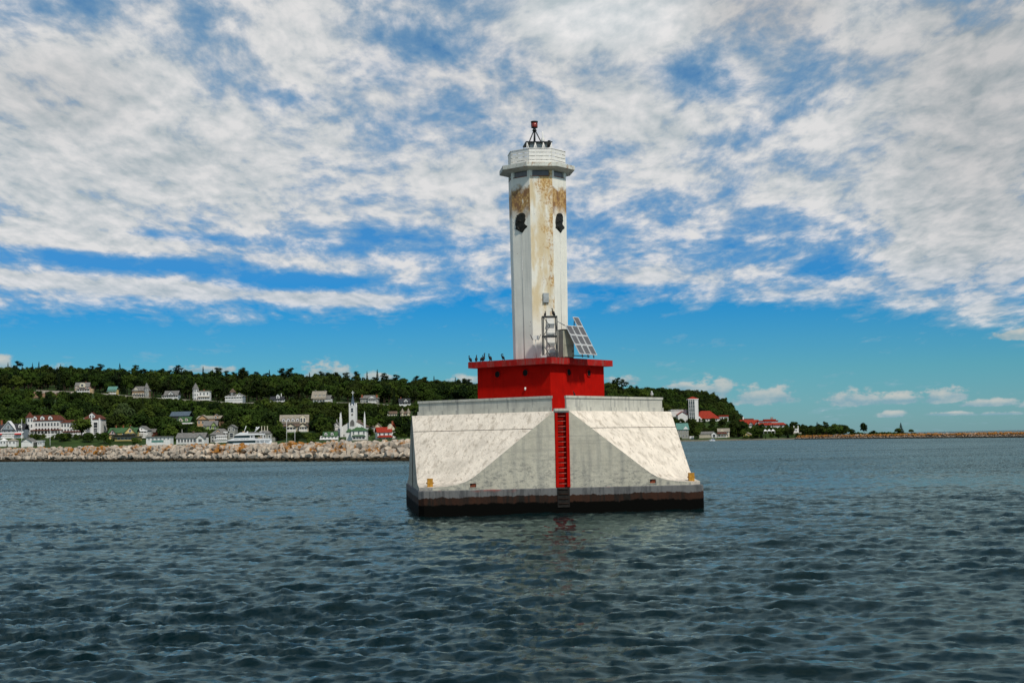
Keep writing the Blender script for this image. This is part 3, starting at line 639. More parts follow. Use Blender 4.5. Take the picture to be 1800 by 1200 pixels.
# ---- octagonal tower
def tower():
    a0, a1 = 1.585, 1.675; sh = MB()
    zs = np.linspace(Z_ROOF+.004, Z_WB, 9)
    sh.loft([octa(a0+(a1-a0)*(z-zs[0])/(zs[-1]-zs[0]), z) for z in zs]); s = sh.build('tower_shaft', M_TOWER, LH)
    core = MB(); core.loft([octa(a1-.14, Z_WB+.002), octa(a1-.14, Z_WT)]); core.build('lantern_room_core', M_TOWER, LH)
    O, I = octa(a1, 0), octa(a1-.14, 0)
    for k in range(8):
        # corner pier, and the window between two of them
        v = Vector(O[k]); p, q = Vector(O[k-1]), Vector(O[(k+1) % 8]); w = .17
        ia = Vector(I[k])*1.0
        e1, e2 = v+(p-v).normalized()*w, v+(q-v).normalized()*w
        f1, f2 = e1-e1.normalized()*.13, e2-e2.normalized()*.13
        mb = MB(); mb.prism([(e1.x, e1.y), (v.x, v.y), (e2.x, e2.y), (f2.x, f2.y), (ia.x, ia.y), (f1.x, f1.y)], Z_WB+.002, Z_WT); mb.build('corner_post', M_TOWER, LH)
        e3 = q+(v-q).normalized()*w; n = ((v+q)/2).normalized(); d = (q-v).normalized()
        A, B = e2-n*.09, e3-n*.09; mb = MB(); mb.prism([(A.x, A.y), (B.x, B.y), (B.x-n.x*.03, B.y-n.y*.03), (A.x-n.x*.03, A.y-n.y*.03)], Z_WB+.003, Z_WT-.002); wn = mb.build('window', M_GLASSD, LH)
        sl = MB(); A, B = e2+n*.02, e3+n*.02; C, D = e3-n*.09, e2-n*.09
        sl.prism([(A.x, A.y), (B.x, B.y), (C.x, C.y), (D.x, D.y)], Z_WB+.003, Z_WB+.035); sl.build('sill', M_RUST, wn)
    # gallery slab
    g = MB(); ag = 2.20; zt = zat(284, 947, 83.7); zb = zat(291.5, 947, 83.7)
    g.loft([octa(1.72, Z_WT+.002), octa(ag-.02, zb), octa(ag, zb+.02), octa(ag, zt)]); ga = g.build('gallery', M_GAL, LH)
    # railing boards, four high on each of eight sides
    ar = 1.66; zt2 = zat(262, 947, 84.4); hgt = zt2-zt; rl = octa(ar, 0)
    for k in range(8):
        v, q = Vector(rl[k]), Vector(rl[(k+1) % 8]); n = ((v+q)/2).normalized(); mid = (v+q)/2; ln = (q-v).length; ang = math.atan2((q-v).y, (q-v).x)
        for i in range(4):
            h = hgt/4; z = zt+h*(i+.5); mb = MB(); mb.box(mid.x, mid.y, z+.012, ln-.012, .035, h*.80, rz=ang); mb.build('rail_board', M_WHITE, ga)
        mb = MB(); p = v*.965; mb.box(p.x, p.y, (zt+zt2)/2-.01, .07, .07, hgt, rz=ang); mb.build('rail_post', M_WHITE, ga)
        for fr in (.33, .66):
            p = v.lerp(q, fr)-n*.045; mb = MB(); mb.box(p.x, p.y, (zt+zt2)/2-.01, .05, .05, hgt-.02, rz=ang); mb.build('rail_post', M_WHITE, ga)
        mb = MB(); mb.box(mid.x, mid.y, zt2+.03, ln+.02, .09, .03, rz=ang); mb.build('rail_cap', M_WHITE, ga)
    # hatch platform, tripod and lamp
    zp = zat(255, 945, 86); lx = loc(at(945, 260, 86))[0]
    pf = MB(); pf.loft([[(lx+sx*.80, sy*.78, zp) for sx, sy in ((-1, -1), (1, -1), (1, 1), (-1, 1))], [(lx+sx*.82, sy*.8, zp+.06) for sx, sy in ((-1, -1), (1, -1), (1, 1), (-1, 1))], [(lx+sx*.25, sy*.25, zp+.17) for sx, sy in ((-1, -1), (1, -1), (1, 1), (-1, 1))]])
    po = pf.build('hatch_platform', M_DARK, LH)
    mb = MB()
    for sx in (-.75, -.25, .25, .75):
        for sy in (-.74, .74):
            mb.box(lx+sx, sy, (zp+zt)/2, .05, .05, zp-zt-.004)
    for sy in (-.76,):
        for i in range(6): x0 = lx-.74+i*.25; mb.tube([(x0, sy, zt+.55), (x0+.25, sy, zp-.02)] if i % 2 else [(x0, sy, zp-.02), (x0+.25, sy, zt+.55)], .022, 5)
    mb.build('platform_frame', M_WHITE, po)
    mb = MB(); mb.bb(lx-.5, lx+.5, -.5, .5, zt+.003, zp-.003); mb.build('hatch_box', M_GALV, po)
    px_l, _, z_ap = loc(at(939.5, 230, 86)); zl0, zl1 = zat(225, 939, 86), zat(213.5, 939, 86)
    for q in (R(210), R(330), R(90)):
        mb = MB(); mb.tube([(px_l+.47*math.cos(q), .47*math.sin(q), zp+.05), (px_l+.05*math.cos(q), .05*math.sin(q), z_ap)], .035, 6); mb.build('tripod_leg', M_DARK, LH)
    mb = MB(); mb.tube([(px_l, 0, zp+.1), (px_l, 0, z_ap+.05)], .055, 8); mb.build('lamp_column', M_DARK, LH)
    mb = MB(); mb.tube([(px_l, 0, z_ap), (px_l, 0, z_ap+.08), (px_l, 0, zl0-.02), (px_l, 0, zl0)], [.15, .10, .08, .20], 14); mb.build('lamp_base', M_DARK, LH)
    mb = MB(); mb.tube([(px_l, 0, zl0), (px_l, 0, zl0+.08), (px_l, 0, zl1-.06)], [.165, .18, .18], 18); ln = mb.build('lamp_lens', M_LAMP, LH)
    for q in range(6): mb = MB(); mb.tube([(px_l+.19*math.cos(q*1.047), .19*math.sin(q*1.047), zl0), (px_l+.19*math.cos(q*1.047), .19*math.sin(q*1.047), zl1-.04)], .012, 5); mb.build('lens_bar', M_DARK, ln)
    mb = MB(); mb.tube([(px_l, 0, zl1-.07), (px_l, 0, zl1-.01), (px_l, 0, zl1+.01)], [.22, .22, .12], 18); mb.build('lamp_cap', M_DARK, ln)
    x = loc(at(953, 240, 86))[0]; mb = MB(); mb.tube([(x, -.3, zp), (x, -.3, zat(246, 953, 86)), (x, -.3, zat(243, 953, 86)), (x, -.3, zat(233, 953, 86))], [.10, .10, .045, .03], 8); mb.build('white_antenna', M_WHITE, LH)
    x = loc(at(966, 246, 86))[0]; mb = MB(); mb.tube([(x, .1, zp-.1), (x, .1, zat(249, 966, 86)), (x, .1, zat(248.6, 966, 86)), (x, .1, zat(246, 966, 86))], [.06, .06, .09, .09], 8); mb.build('vent_pipe', M_DARK, LH)
    # dark bronze relief on the two oblique faces
    raw = [(232,935),(240,905),(256,880),(272,870),(290,868),(306,870),(318,880),(323,892),(325,905),(322,915),(326,932),(318,948),(314,965),(324,978),(340,990),(338,1000),(322,1010),(312,1020),(304,1034),(290,1045),(276,1036),(262,1025),(246,1014),(230,1008),(234,985),(229,962)]
    for k in (-1, 1, 3, -3):
        a = R(45)*k; n = Vector((math.sin(a), -math.cos(a), 0)); t = Vector((math.cos(a), math.sin(a), 0))
        zc = zat(391.5, 920, 84.6); ap = a0+(a1-a0)*(zc-Z_ROOF)/(Z_WB-Z_ROOF)
        off = 0.0
        rings = []
        for d, sc in ((-.05, 1.0), (.02, 1.0), (.045, .88), (.06, .5)):
            rings.append([tuple(n*(ap+d)+t*(((u-285)/165*1.36)*sc+off)+Vector((0, 0, zc-(w_-957)/5/F*84.6*sc))) for u, w_ in raw])
        mb = MB(); mb.loft(rings); em = mb.build('bronze_relief', M_BRONZE, LH)
        rr_ = random.Random(k)
        for i in range(7):
            u, w_ = rr_.uniform(250, 312), rr_.uniform(885, 1015); c = n*(ap+.03)+t*((u-285)/165*1.36)+Vector((0, 0, zc-(w_-957)/5/F*84.6)); dd = t*rr_.uniform(-.12, .12)+Vector((0, 0, rr_.uniform(-.16, .16)))
            m2 = MB(); m2.tube([c-dd, c+n*.05, c+dd], [.02, .045, .02], 6); m2.build('relief_ridge', M_BRONZE, em)
        mb = MB(); c1 = n*(ap-.01)+Vector((0, 0, zc-.62)); c0 = n*(a0+.012)+Vector((0, 0, Z_ROOF+.1)); mb.tube([c0, c1], .016, 5); mb.build('cable', M_GALV, LH)
    # grey box on the front face
    bx, _, bz = loc(at(959.5, 523.5, 84.4)); ap = a0+(a1-a0)*(bz-Z_ROOF)/(Z_WB-Z_ROOF)
    mb = MB(); mb.bb(bx-.17, bx+.17, -ap-.11, -ap, bz-.29, bz+.29); o = mb.build('junction_box', M_GALV, LH); mb = MB(); mb.bb(bx-.15, bx+.15, -ap-.125, -ap-.112, bz-.27, bz+.27); mb.build('lid', M_GALV, o)
    # vertical white cable tray with pale insulators behind the lattice frame
    mb = MB(); x = loc(at(970, 590, 84))[0]; za, zb = Z_ROOF+.06, zat(557, 968, 84)
    mb.bb(x-.22, x+.22, -1.72, -1.66, za, zb); o = mb.build('cable_tray', M_WHITE, LH)
    for i in range(4): z = za+(zb-za)*(i+.6)/4.3; mb = MB(); mb.bb(x-.24, x+.24, -1.80, -1.722, z-.05, z+.05); mb.build('tray_clamp', M_GALV, o); m2 = MB(); m2.bb(x-.2, x+.2, -1.77, -1.722, z-.17, z-.10); m2.build('tray_clamp', M_GALV, o)
tower()
# ---- things standing on the cabin roof
def roof_things():
    def W2(p): return p
    z0 = Z_ROOF
    # lattice frame
    cx, cy, _ = loc(at(967, 620, 82.9)); w, h = .80, zat(556, 967, 82.9)-z0
    t = thing('lattice_frame', 'small dark steel lattice frame standing against the tower front on the cabin roof', 'frame'); t.parent = None
    c, s = math.cos(TH), math.sin(TH); t.location = (LX+cx*c-cy*s, LY+cx*s+cy*c, z0+.002); t.rotation_euler = (0, 0, TH)
    for sx in (-1, 1):
        for sy in (-1, 1): mb = MB(); mb.box(sx*w/2, sy*.28, h/2, .055, .055, h); mb.build('post', M_DARK, t)
    for z in (.06, h*.52, h-.03):
        mb = MB(); mb.bb(-w/2, w/2, -.31, -.25, z-.04, z+.04); mb.bb(-w/2, w/2, .25, .31, z-.04, z+.04); mb.bb(-w/2-.03, -w/2+.03, -.25, .25, z-.04, z+.04); mb.bb(w/2-.03, w/2+.03, -.25, .25, z-.04, z+.04)
        mb.build('shelf_frame', M_DARK, t)
    mb = MB(); mb.bb(-w/2+.03, w/2-.03, -.25, .25, h-.05, h-.02); mb.build('top_plate', M_DARK, t)
    for z1, z2 in ((.1, h*.27), (h*.27, .1), (h*.27, h*.5), (h*.77, h*.55), (h*.77, h*.96)):
        mb = MB(); a_, b_ = (-.37, 0) if z1 < z2 else (-.37, 0)
        mb.tube([(-.38, -.28, z2), (-.02, -.28, z1)], .018, 5); mb.build('brace', M_DARK, t)
    for z1, z2 in ((.1, h*.5), (h*.5, h*.95)): mb = MB(); mb.tube([(w/2, -.28, z1), (w/2, .28, z2)], .018, 5); mb.build('brace', M_DARK, t)
    LAT = (t, h)
    # cabinet
    cx, cy, _ = loc(at(995.5, 620, 83.4)); t = thing('equipment_cabinet', 'khaki two door metal cabinet between the lattice frame and the solar panels', 'cabinet'); t.location = (LX+cx*c-cy*s, LY+cx*s+cy*c, z0+.002); t.rotation_euler = (0, 0, TH+R(20))
    hc = zat(580.5, 995, 83.4)-z0; mb = MB(); mb.bb(-.36, .36, -.3, .3, .06, hc); mb.build('body', M_CAB, t)
    for zA, zB in ((.09, hc*.44), (hc*.46, hc-.04)): mb = MB(); mb.bb(-.29, .33, -.325, -.302, zA, zB); d = mb.build('door', M_CAB, t); m2 = MB(); m2.bb(.24, .28, -.35, -.327, (zA+zB)/2-.06, (zA+zB)/2+.06); m2.build('handle', M_DARK, d)
    mb = MB(); mb.bb(-.4, .4, -.34, .33, hc+.002, hc+.04); mb.build('lid', M_DARK, t); mb = MB(); mb.bb(-.33, .33, -.27, .27, 0, .058); mb.build('plinth', M_DARK, t)
    # solar array, tilted, facing out over the right hand roof edge
    pb = at(1034, 625.5, 83.0); t = thing('solar_array', 'tilted rack of ten white framed solar panels at the right roof edge', 'solar panels')
    t.location = (pb[0], pb[1], z0+.002); az = R(6.8+46); t.rotation_euler = (0, 0, az)
    tilt = R(29); ph, pw = .665, .60; U = Vector((0, math.sin(tilt), math.cos(tilt))); N = Vector((0, -math.cos(tilt), math.sin(tilt)))
    base = Vector((0, 0, .16))
    for r_ in range(4):
        for q in range(3):
            if r_ == 3 and q != 2: continue
            cpt = base+U*(ph*(r_+.5))+Vector(((q-1)*pw*1.02, 0, 0)); M = Matrix((( 1, 0, 0), (0, U.y, U.z), (0, -N.y, -N.z))).transposed().to_4x4()
            def placed(mb): mb.v = [tuple(cpt+Vector((1, 0, 0))*x+U*y+N*z) for x, y, z in mb.v]; return mb
            mb = MB(); a, b_ = pw/2-.008, ph/2-.010; f = .036
            mb.bb(-a, a, b_-f, b_, 0, .04); mb.bb(-a, a, -b_, -b_+f, 0, .04); mb.bb(-a, -a+f, -b_+f, b_-f, 0, .04); mb.bb(a-f, a, -b_+f, b_-f, 0, .04)
            o = placed(mb).build('solar_panel', M_FRAME, t)
            mb = MB(); mb.bb(-a+f, a-f, -b_+f, b_-f, .005, .022); placed(mb).build('cell_sheet', M_CELL, o)
            mb = MB(); mb.bb(-a+f, -a+f+.07, (b_-f-.05) if r_ == 0 and q else -b_+f, (b_-f) if r_ == 0 and q else -b_+f+.05, .0225, .03); placed(mb).build('corner_tab', M_FRAME, o)
    for q in (-1, 0, 1):
        mb = MB(); x = q*pw*.98; top = base+U*(ph*(4 if q == 1 else 3)); lo = base
        mb.tube([lo+Vector((x, .03, 0)), top+Vector((x, .03, 0))], .03, 6); mb.build('rail', M_GALV, t)
        mb = MB(); mb.tube([(x, top.y+.04, top.z-.1), (x, top.y+.25, .02)], .028, 6); mb.build('strut', M_DARK, t)
        mb = MB(); mb.tube([(x, 0, 0), (x, .02, .2)], .035, 6); mb.build('foot', M_DARK, t)
    mb = MB(); mb.tube([(-pw*1.5, .5, .12), (pw*1.5, .5, .12)], .03, 6); mb.build('cross_rail', M_DARK, t)
    mb = MB(); p = base+U*(ph*3); mb.tube([(-pw*1.5, p.y+.03, p.z), (-pw*1.5-.5, p.y+.18, p.z+.22)], .03, 6); mb.build('bracket', M_GALV, t)
    # white bowl shaped antenna left of the lattice
    q = at(942, 622, 83.2); t = thing('antenna', 'small white trough shaped antenna on a thin post left of the lattice frame', 'antenna'); t.location = (q[0], q[1], z0+.002); t.rotation_euler = (0, 0, TH)
    za, zb = zat(597, 942, 83.2)-z0, zat(590, 942, 83.2)-z0
    mb = MB(); mb.tube([(.02, 0, 0), (.0, 0, za)], .022, 6); mb.build('post', M_GALV, t)
    mb = MB(); mb.loft([[(-.16, -.06, za), (.16, -.06, za), (.16, .06, za), (-.16, .06, za)], [(-.23, -.09, zb), (.23, -.09, zb), (.23, .09, zb), (-.23, .09, zb)]]); mb.build('trough', M_WHITE, t)
    for sx in (-1, 1): mb = MB(); mb.tube([(sx*.17, 0, za-.02), (sx*.32, 0, zb+.08)], .018, 5); mb.build('arm', M_DARK, t)
    q = at(955, 622.5, 82.6); t = thing('battery_box', 'small pale box at the foot of the lattice frame', 'box'); t.location = (q[0], q[1], z0+.002); t.rotation_euler = (0, 0, TH)
    mb = MB(); mb.bb(-.17, .17, -.12, .12, 0, .12); mb.build('case', M_GALV, t); mb = MB(); mb.bb(-.18, .18, -.13, .13, .121, .15); mb.build('lid', M_WHITE, t)
    return LAT
LAT = roof_things()
def mooring():
    c, s = math.cos(TH), math.sin(TH)
    for (x, y, lab) in ((-7.25, -7.3, 'ochre steel mooring post on the left corner of the pier'), (7.3, -7.35, 'ochre steel mooring post on the right corner of the pier')):
        t = thing('mooring_post', lab, 'mooring post', (LX+x*c-y*s, LY+x*s+y*c, 1.59), TH, 'mooring posts on the pier corners')
        mb = MB(); mb.bb(-.15, .15, -.14, .14, 0, .44); mb.build('post', M_YEL, t)
        mb = MB(); mb.tube([(-.22, 0, .22), (.22, 0, .22)], .035, 6); mb.build('cross_pin', M_YEL, t)
        mb = MB(); mb.bb(-.16, .16, -.15, .15, .442, .465); mb.build('cap', M_YEL, t)
mooring()
# ---- birds
M_CORM = mat('black_plumage', (.010, .010, .011), .6, .2, var=.3, vscale=9); M_BILL = mat('horn_bill', (.20, .13, .05), .5, .3)
M_GULL = mat('white_plumage', (.75, .75, .73), .7, .2, var=.06); M_GULLW = mat('grey_wing', (.30, .32, .34), .7, .2, var=.1)
def cormorant(p, rz, label, pose=0, s=1.0, neckcol=None):
    s *= .66
    t = thing('cormorant', label, 'bird', p, rz, 'cormorants perched on the lighthouse')
    if pose == 3:    # neck folded back, preening
        nk = [(.06, 0, .40), (.12, 0, .48), (.10, 0, .56), (.02, 0, .58), (-.05, 0, .53)]
    elif pose == 1:  # tall and alert
        nk = [(.05, 0, .44), (.07, 0, .54), (.03, 0, .62), (.05, 0, .69), (.11, 0, .70)]
    elif pose == 2:  # neck drawn back in an S
        nk = [(.07, 0, .38), (.11, 0, .44), (.05, 0, .50), (.04, 0, .56), (.10, 0, .58)]
    else:
        nk = [(.05, 0, .40), (.07, 0, .48), (.04, 0, .54), (.05, 0, .59), (.11, 0, .60)]
    body = [(-.20, 0, .02), (-.17, 0, .07), (-.11, 0, .16), (-.05, 0, .25), (.01, 0, .33)]
    rad = [.022, .045, .105, .135, .11, .062, .046, .042, .044, .052, .026]
    mb = MB(); mb.tube([Vector(q)*s for q in body+nk], [r*s for r in rad[:len(body)+len(nk)]], 10); mb.build('body', M_CORM, t)
    e = Vector(nk[-1])*s; d = (Vector(nk[-1])-Vector(nk[-2])).normalized(); mb = MB(); mb.tube([e, e+d*.06*s, e+d*.085*s+Vector((0, 0, -.012))], [.014, .009, .003], 6); mb.build('bill', M_BILL, t)
    for sy in (-1, 1):
        mb = MB(); mb.tube([Vector((.02, sy*.085, .34))*s, Vector((-.05, sy*.10, .24))*s, Vector((-.13, sy*.075, .11))*s, Vector((-.19, sy*.04, .05))*s], [.03*s, .055*s, .04*s, .01*s], 8, flat=.6); mb.build('wing', M_CORM, t)
        mb = MB(); mb.tube([(-.02*s, sy*.045*s, .16*s), (.0, sy*.05*s, .014), (.035, sy*.06*s, .006)], [.03*s, .011, .009], 6); mb.build('leg', M_CORM, t)
    return t
def spread_bird(p, rz, label):
    t = cormorant(p, rz, label, 1); 
    for sy in (-1, 1):
        mb = MB(); mb.tube([(0, sy*.04, .22), (.015, sy*.13, .28), (-.015, sy*.22, .27), (-.03, sy*.27, .19)], [.035, .05, .046, .014], 7, flat=.5); mb.build('spread_wing', M_CORM, t)
    return t
def gull(p, rz, label, s=1.0):
    t = thing('gull', label, 'bird', p, rz, 'gulls on the lighthouse parapet')
    mb = MB(); mb.tube([Vector(q)*s for q in ((-.22, 0, .12), (-.12, 0, .16), (0, 0, .20), (.08, 0, .25), (.11, 0, .32), (.14, 0, .36), (.18, 0, .36))], [r*s for r in (.015, .06, .085, .075, .045, .05, .02)], 10); mb.build('body', M_GULL, t)
    mb = MB(); mb.tube([(.18*s, 0, .36*s), (.24*s, 0, .345*s)], [.014*s, .004*s], 6); mb.build('bill', M_BILL, t)
    for sy in (-1, 1):
        mb = MB(); mb.tube([Vector(q)*s for q in ((.06, sy*.07, .24), (-.06, sy*.085, .20), (-.2, sy*.05, .14), (-.29, sy*.02, .12))], [.02*s, .05*s, .03*s, .006], 8, flat=.5); mb.build('wing', M_GULLW, t)
        mb = MB(); mb.tube([(.0, sy*.03*s, .14*s), (.0, sy*.03*s, 0)], .01*s, 5); mb.build('leg', M_BILL, t)
    return t
def on_roof(px, edge=.12):
    """a point on the left front roof edge below photo column px"""
    Rr = 4.42-edge; best = None
    for q in np.linspace(0, 1, 400):
        x, y = -Rr+q*Rr, -q*Rr; c, s = math.cos(TH), math.sin(TH); wx, wy = LX+x*c-y*s, LY+x*s+y*c
        e = abs(pix((wx, wy, Z_ROOF))[0]-px)
        if best is None or e < best[0]: best = (e, wx, wy)
    return (best[1], best[2], Z_ROOF)
C_ = 'black cormorant '
cormorant(on_roof(826), R(155), C_+'at the far left corner of the red roof', 2, 1.0)
cormorant(on_roof(837.5), R(80), C_+'standing upright, second from the left roof corner', 0, .98)
cormorant(on_roof(847.5), R(20), C_+'hunched beside its taller neighbour on the red roof', 2, .95)
cormorant(on_roof(850.5, .32), R(30), C_+'with the tallest raised neck on the red roof', 1, 1.05)
cormorant(on_roof(861), R(150), C_+'with neck curled back, fifth along the red roof edge', 2, 1.08)
cormorant(on_roof(883.5), R(185), C_+'preening with head bent down, nearest the white tower', 3, .95)
def on_lat(dx, dy): t, h = LAT; c, s = math.cos(TH), math.sin(TH); return (t.location.x+dx*c-dy*s, t.location.y+dx*s+dy*c, t.location.z+h-.017+.012)
cormorant(on_lat(-.24, 0), R(70), C_+'hunched on the left of the lattice frame top', 3, .80)
spread_bird(on_lat(.22, 0), R(165), C_+'spreading its wings on the right of the lattice frame top')
def on_par(px, k=1):
    Rp = 7.42-.15; best = None
    for q in np.linspace(.07, .97, 500):
        x, y = k*q*Rp, -Rp+q*Rp; c, s = math.cos(TH), math.sin(TH); wx, wy = LX+x*c-y*s, LY+x*s+y*c; e = abs(pix((wx, wy, 6.47))[0]-px)
        if best is None or e < best[0]: best = (e, wx, wy)
    return (best[1], best[2], 6.473)
cormorant(on_par(1009), R(150), 'dark brown young cormorant on the parapet in front of the red wall', 0, .62)
gull(on_par(1146), R(-100), 'white gull standing on the right arm of the concrete parapet', .95)
# ---- spare things: small floating spray at the pier
# ================================================================== TOWN AND HILLSIDE BUILDINGS
def pm(name, c, rough=.8, var=.1, vs=1.2, fn=None): return mat(name, c, rough, .15, var=var, vscale=vs, fn=fn)
def clap(nt, co, base, b):
    x, y, z = nt.sep(co); w = nt.math('FRACT', nt.math('MULTIPLY', z, 3.0))
    return nt.mix(nt.ramp(w, .8, .95, 0, .25), base, (.2, .2, .2))
P_ = {
 'white': pm('white_clapboard', (.70, .69, .66), fn=clap), 'cream': pm('cream_clapboard', (.62, .56, .42), fn=clap), 'yellow': pm('yellow_clapboard', (.60, .46, .17), fn=clap),
 'tan': pm('tan_clapboard', (.46, .33, .20), fn=clap), 'peach': pm('peach_clapboard', (.52, .32, .17), fn=clap), 'green': pm('lime_clapboard', (.30, .40, .14), fn=clap), 'sage': pm('sage_clapboard', (.25, .29, .18), fn=clap),
 'grey': pm('grey_shingle_wall', (.27, .27, .24), fn=clap), 'slate': pm('slate_blue_clapboard', (.24, .28, .31), fn=clap), 'brown': pm('brown_shingle_wall', (.20, .13, .075), fn=clap), 'pink': pm('pink_clapboard', (.50, .33, .27), fn=clap),
 'brick': pm('brick_wall', (.26, .085, .045)), 'dark': pm('dark_clapboard', (.06, .065, .06), fn=clap), 'beige': pm('beige_siding', (.46, .42, .33), fn=clap),
 'r_red': pm('red_shingle_roof', (.27, .030, .015), var=.2), 'r_maroon': pm('maroon_shingle_roof', (.105, .034, .020), var=.3), 'r_grey': pm('grey_shingle_roof', (.16, .155, .145), var=.25), 'r_tan': pm('tan_shingle_roof', (.27, .24, .19), var=.2),
 'r_green': pm('green_shingle_roof', (.05, .11, .045), var=.25), 'r_black': pm('black_shingle_roof', (.035, .036, .04), var=.3), 'r_blue': pm('blue_grey_roof', (.08, .11, .14), var=.2), 'r_brown': pm('brown_shingle_roof', (.13, .09, .065), var=.25), 'r_teal': pm('teal_roof', (.10, .22, .19), var=.2),
 'trim': pm('white_trim', (.74, .73, .71), .7, .04), 'awn': pm('red_awning', (.50, .03, .03)), 'stone': pm('stone_wall', (.36, .33, .28), .9, .25, .8), 'hull': pm('white_gelcoat', (.76, .76, .76), .35, .03), 'blue': pm('blue_cover', (.03, .07, .30)),
 'glass': mat('house_window_glass', (.030, .036, .042), .15, .6, var=.3, vscale=.5), 'boatglass': mat('tinted_boat_glass', (.012, .028, .034), .12, .6, var=.2),
}
_WM = {}
def win_mesh(w, h, trim='trim'):
    k = (round(w, 2), round(h, 2), trim)
    if k not in _WM:
        mb = MB(); f = min(.13, w*.16)
        mb.bb(-w/2, w/2, -.03, .0, -h/2, h/2, 1)
        mb.bb(-w/2-f, -w/2, -.07, .0, -h/2-f, h/2+f); mb.bb(w/2, w/2+f, -.07, 0, -h/2-f, h/2+f); mb.bb(-w/2, w/2, -.07, 0, h/2, h/2+f); mb.bb(-w/2, w/2, -.09, 0, -h/2-f, -h/2)
        mb.bb(-w/2, w/2, -.05, -.031, -.04, .04)
        _WM[k] = mb.mesh('window', [P_[trim], P_['glass']])
    return _WM[k]
def window(par, x, y, z, w, h, rz=0): return link('window', win_mesh(w, h), par, (x, y-.002, z), (0, 0, rz))
def win_row(par, xs, y, z, w, h):
    for x in xs: window(par, x, y, z, w, h)
def lin(a, b, n): return [a+(b-a)*(i+.5)/n for i in range(n)]
def gable_side(par, x0, x1, y0, y1, z, rh, m, o=.35, name='roof'):
    ym = (y0+y1)/2; mb = MB(); t = .18
    k = rh/(ym-y0); zo = z-o*k
    mb.loft([[(x0-o, y0-o, zo), (x0-o, ym, z+rh), (x0-o, y1+o, zo), (x0-o, y1+o, zo+t), (x0-o, ym, z+rh+t), (x0-o, y0-o, zo+t)], [(x1+o, y0-o, zo), (x1+o, ym, z+rh), (x1+o, y1+o, zo), (x1+o, y1+o, zo+t), (x1+o, ym, z+rh+t), (x1+o, y0-o, zo+t)]])
    return mb.build(name, m, par)
def gable_front(par, x0, x1, y0, y1, z, rh, m, o=.35, name='roof'):
    xm = (x0+x1)/2; mb = MB(); t = .2; k = rh/(xm-x0); zo = z-o*k
    sec = [(x0-o, zo), (xm, z+rh), (x1+o, zo), (x1+o, zo+t), (xm, z+rh+t), (x0-o, zo+t)]
    mb.loft([[(x, y0-o, q) for x, q in sec], [(x, y1+o, q) for x, q in sec]]); return mb.build(name, m, par)
def gable_wall(par, x0, x1, y, z, rh, m, th=.3, name='gable_wall'):
    mb = MB(); mb.ext([(x0, z), (x1, z), ((x0+x1)/2, z+rh)], y, y+th); return mb.build(name, m, par)
def hip(par, x0, x1, y0, y1, z, rh, m, o=.4, flat=0, name='roof'):
    w, d = x1-x0+2*o, y1-y0+2*o; ins = min(w, d)/2*(1-flat); mb = MB(); X0, X1, Y0, Y1 = x0-o, x1+o, y0-o, y1+o
    e = .02
    mb.loft([[(X0, Y0, z), (X1, Y0, z), (X1, Y1, z), (X0, Y1, z)], [(X0, Y0, z+.18), (X1, Y0, z+.18), (X1, Y1, z+.18), (X0, Y1, z+.18)], [(X0+ins-e, Y0+ins-e, z+rh), (X1-ins+e, Y0+ins-e, z+rh), (X1-ins+e, Y1-ins+e, z+rh), (X0+ins-e, Y1-ins+e, z+rh)]])
    return mb.build(name, m, par)
def walls(par, x0, x1, y0, y1, z1, m, z0=-5, name='wall'): mb = MB(); mb.bb(x0, x1, y0, y1, z0, z1); return mb.build(name, m, par)
def porch(par, x0, x1, y, zf, zr, dep, n, rm, rail=True):
    mb = MB(); mb.bb(x0, x1, y-dep, y-.003, zf-2.5, zf); p = mb.build('porch', P_['trim'], par)
    mb = MB(); mb.ext([(x0-.2, 0), (x1+.2, 0), (x1+.2, .2), (x0-.2, .2)], y-dep-.25, y-.004); mb.v = [(a, b, c+zr+.02+(b-(y-dep))/dep*.35) for a, b, c in mb.v]; mb.build('porch_roof', rm, p)
    pm_ = MB(); pm_.bb(-.11, .11, -.11, .11, zf+.002, zr+.02); me = pm_.mesh('post', P_['trim'])
    for x in np.linspace(x0+.15, x1-.15, n): link('post', me, p, (x, y-dep+.15, 0))
    if rail: mb = MB(); mb.bb(x0+.26, x1-.26, y-dep+.1, y-dep+.17, zf+.25, zf+.9); mb.build('railing', P_['trim'], p)
    return p
def chimney(par, x, y, z0, z1, m='brick', w=.8): mb = MB(); mb.bb(x-w/2, x+w/2, y-w/2, y+w/2, z0, z1); mb.bb(x-w/2-.08, x+w/2+.08, y-w/2-.08, y+w/2+.08, z1+.002, z1+.15); mb.build('chimney', P_[m], par)
def dormer(par, x, y, z, w, h, wall_, roof_, dep=2.5, style='gable', ww=None):
    mb = MB(); mb.bb(x-w/2, x+w/2, y, y+dep, z, z+h); d = mb.build('dormer', wall_, par)
    if style == 'gable': gable_front(d, x-w/2, x+w/2, y, y+dep, z+h+.003, w*.42, roof_, .2); gable_wall(d, x-w/2, x+w/2, y+.02, z+h+.002, w*.40, wall_)
    else: mb = MB(); mb.bb(x-w/2-.15, x+w/2+.15, y-.2, y+dep, z+h+.003, z+h+.2); mb.build('roof', roof_, d)
    n = 2 if w > 2.2 else 1
    for q in lin(x-w/2, x+w/2, n): window(d, q, y, z+h*.5, min(.9, w/n*.55) if not ww else ww, h*.62)
    return d
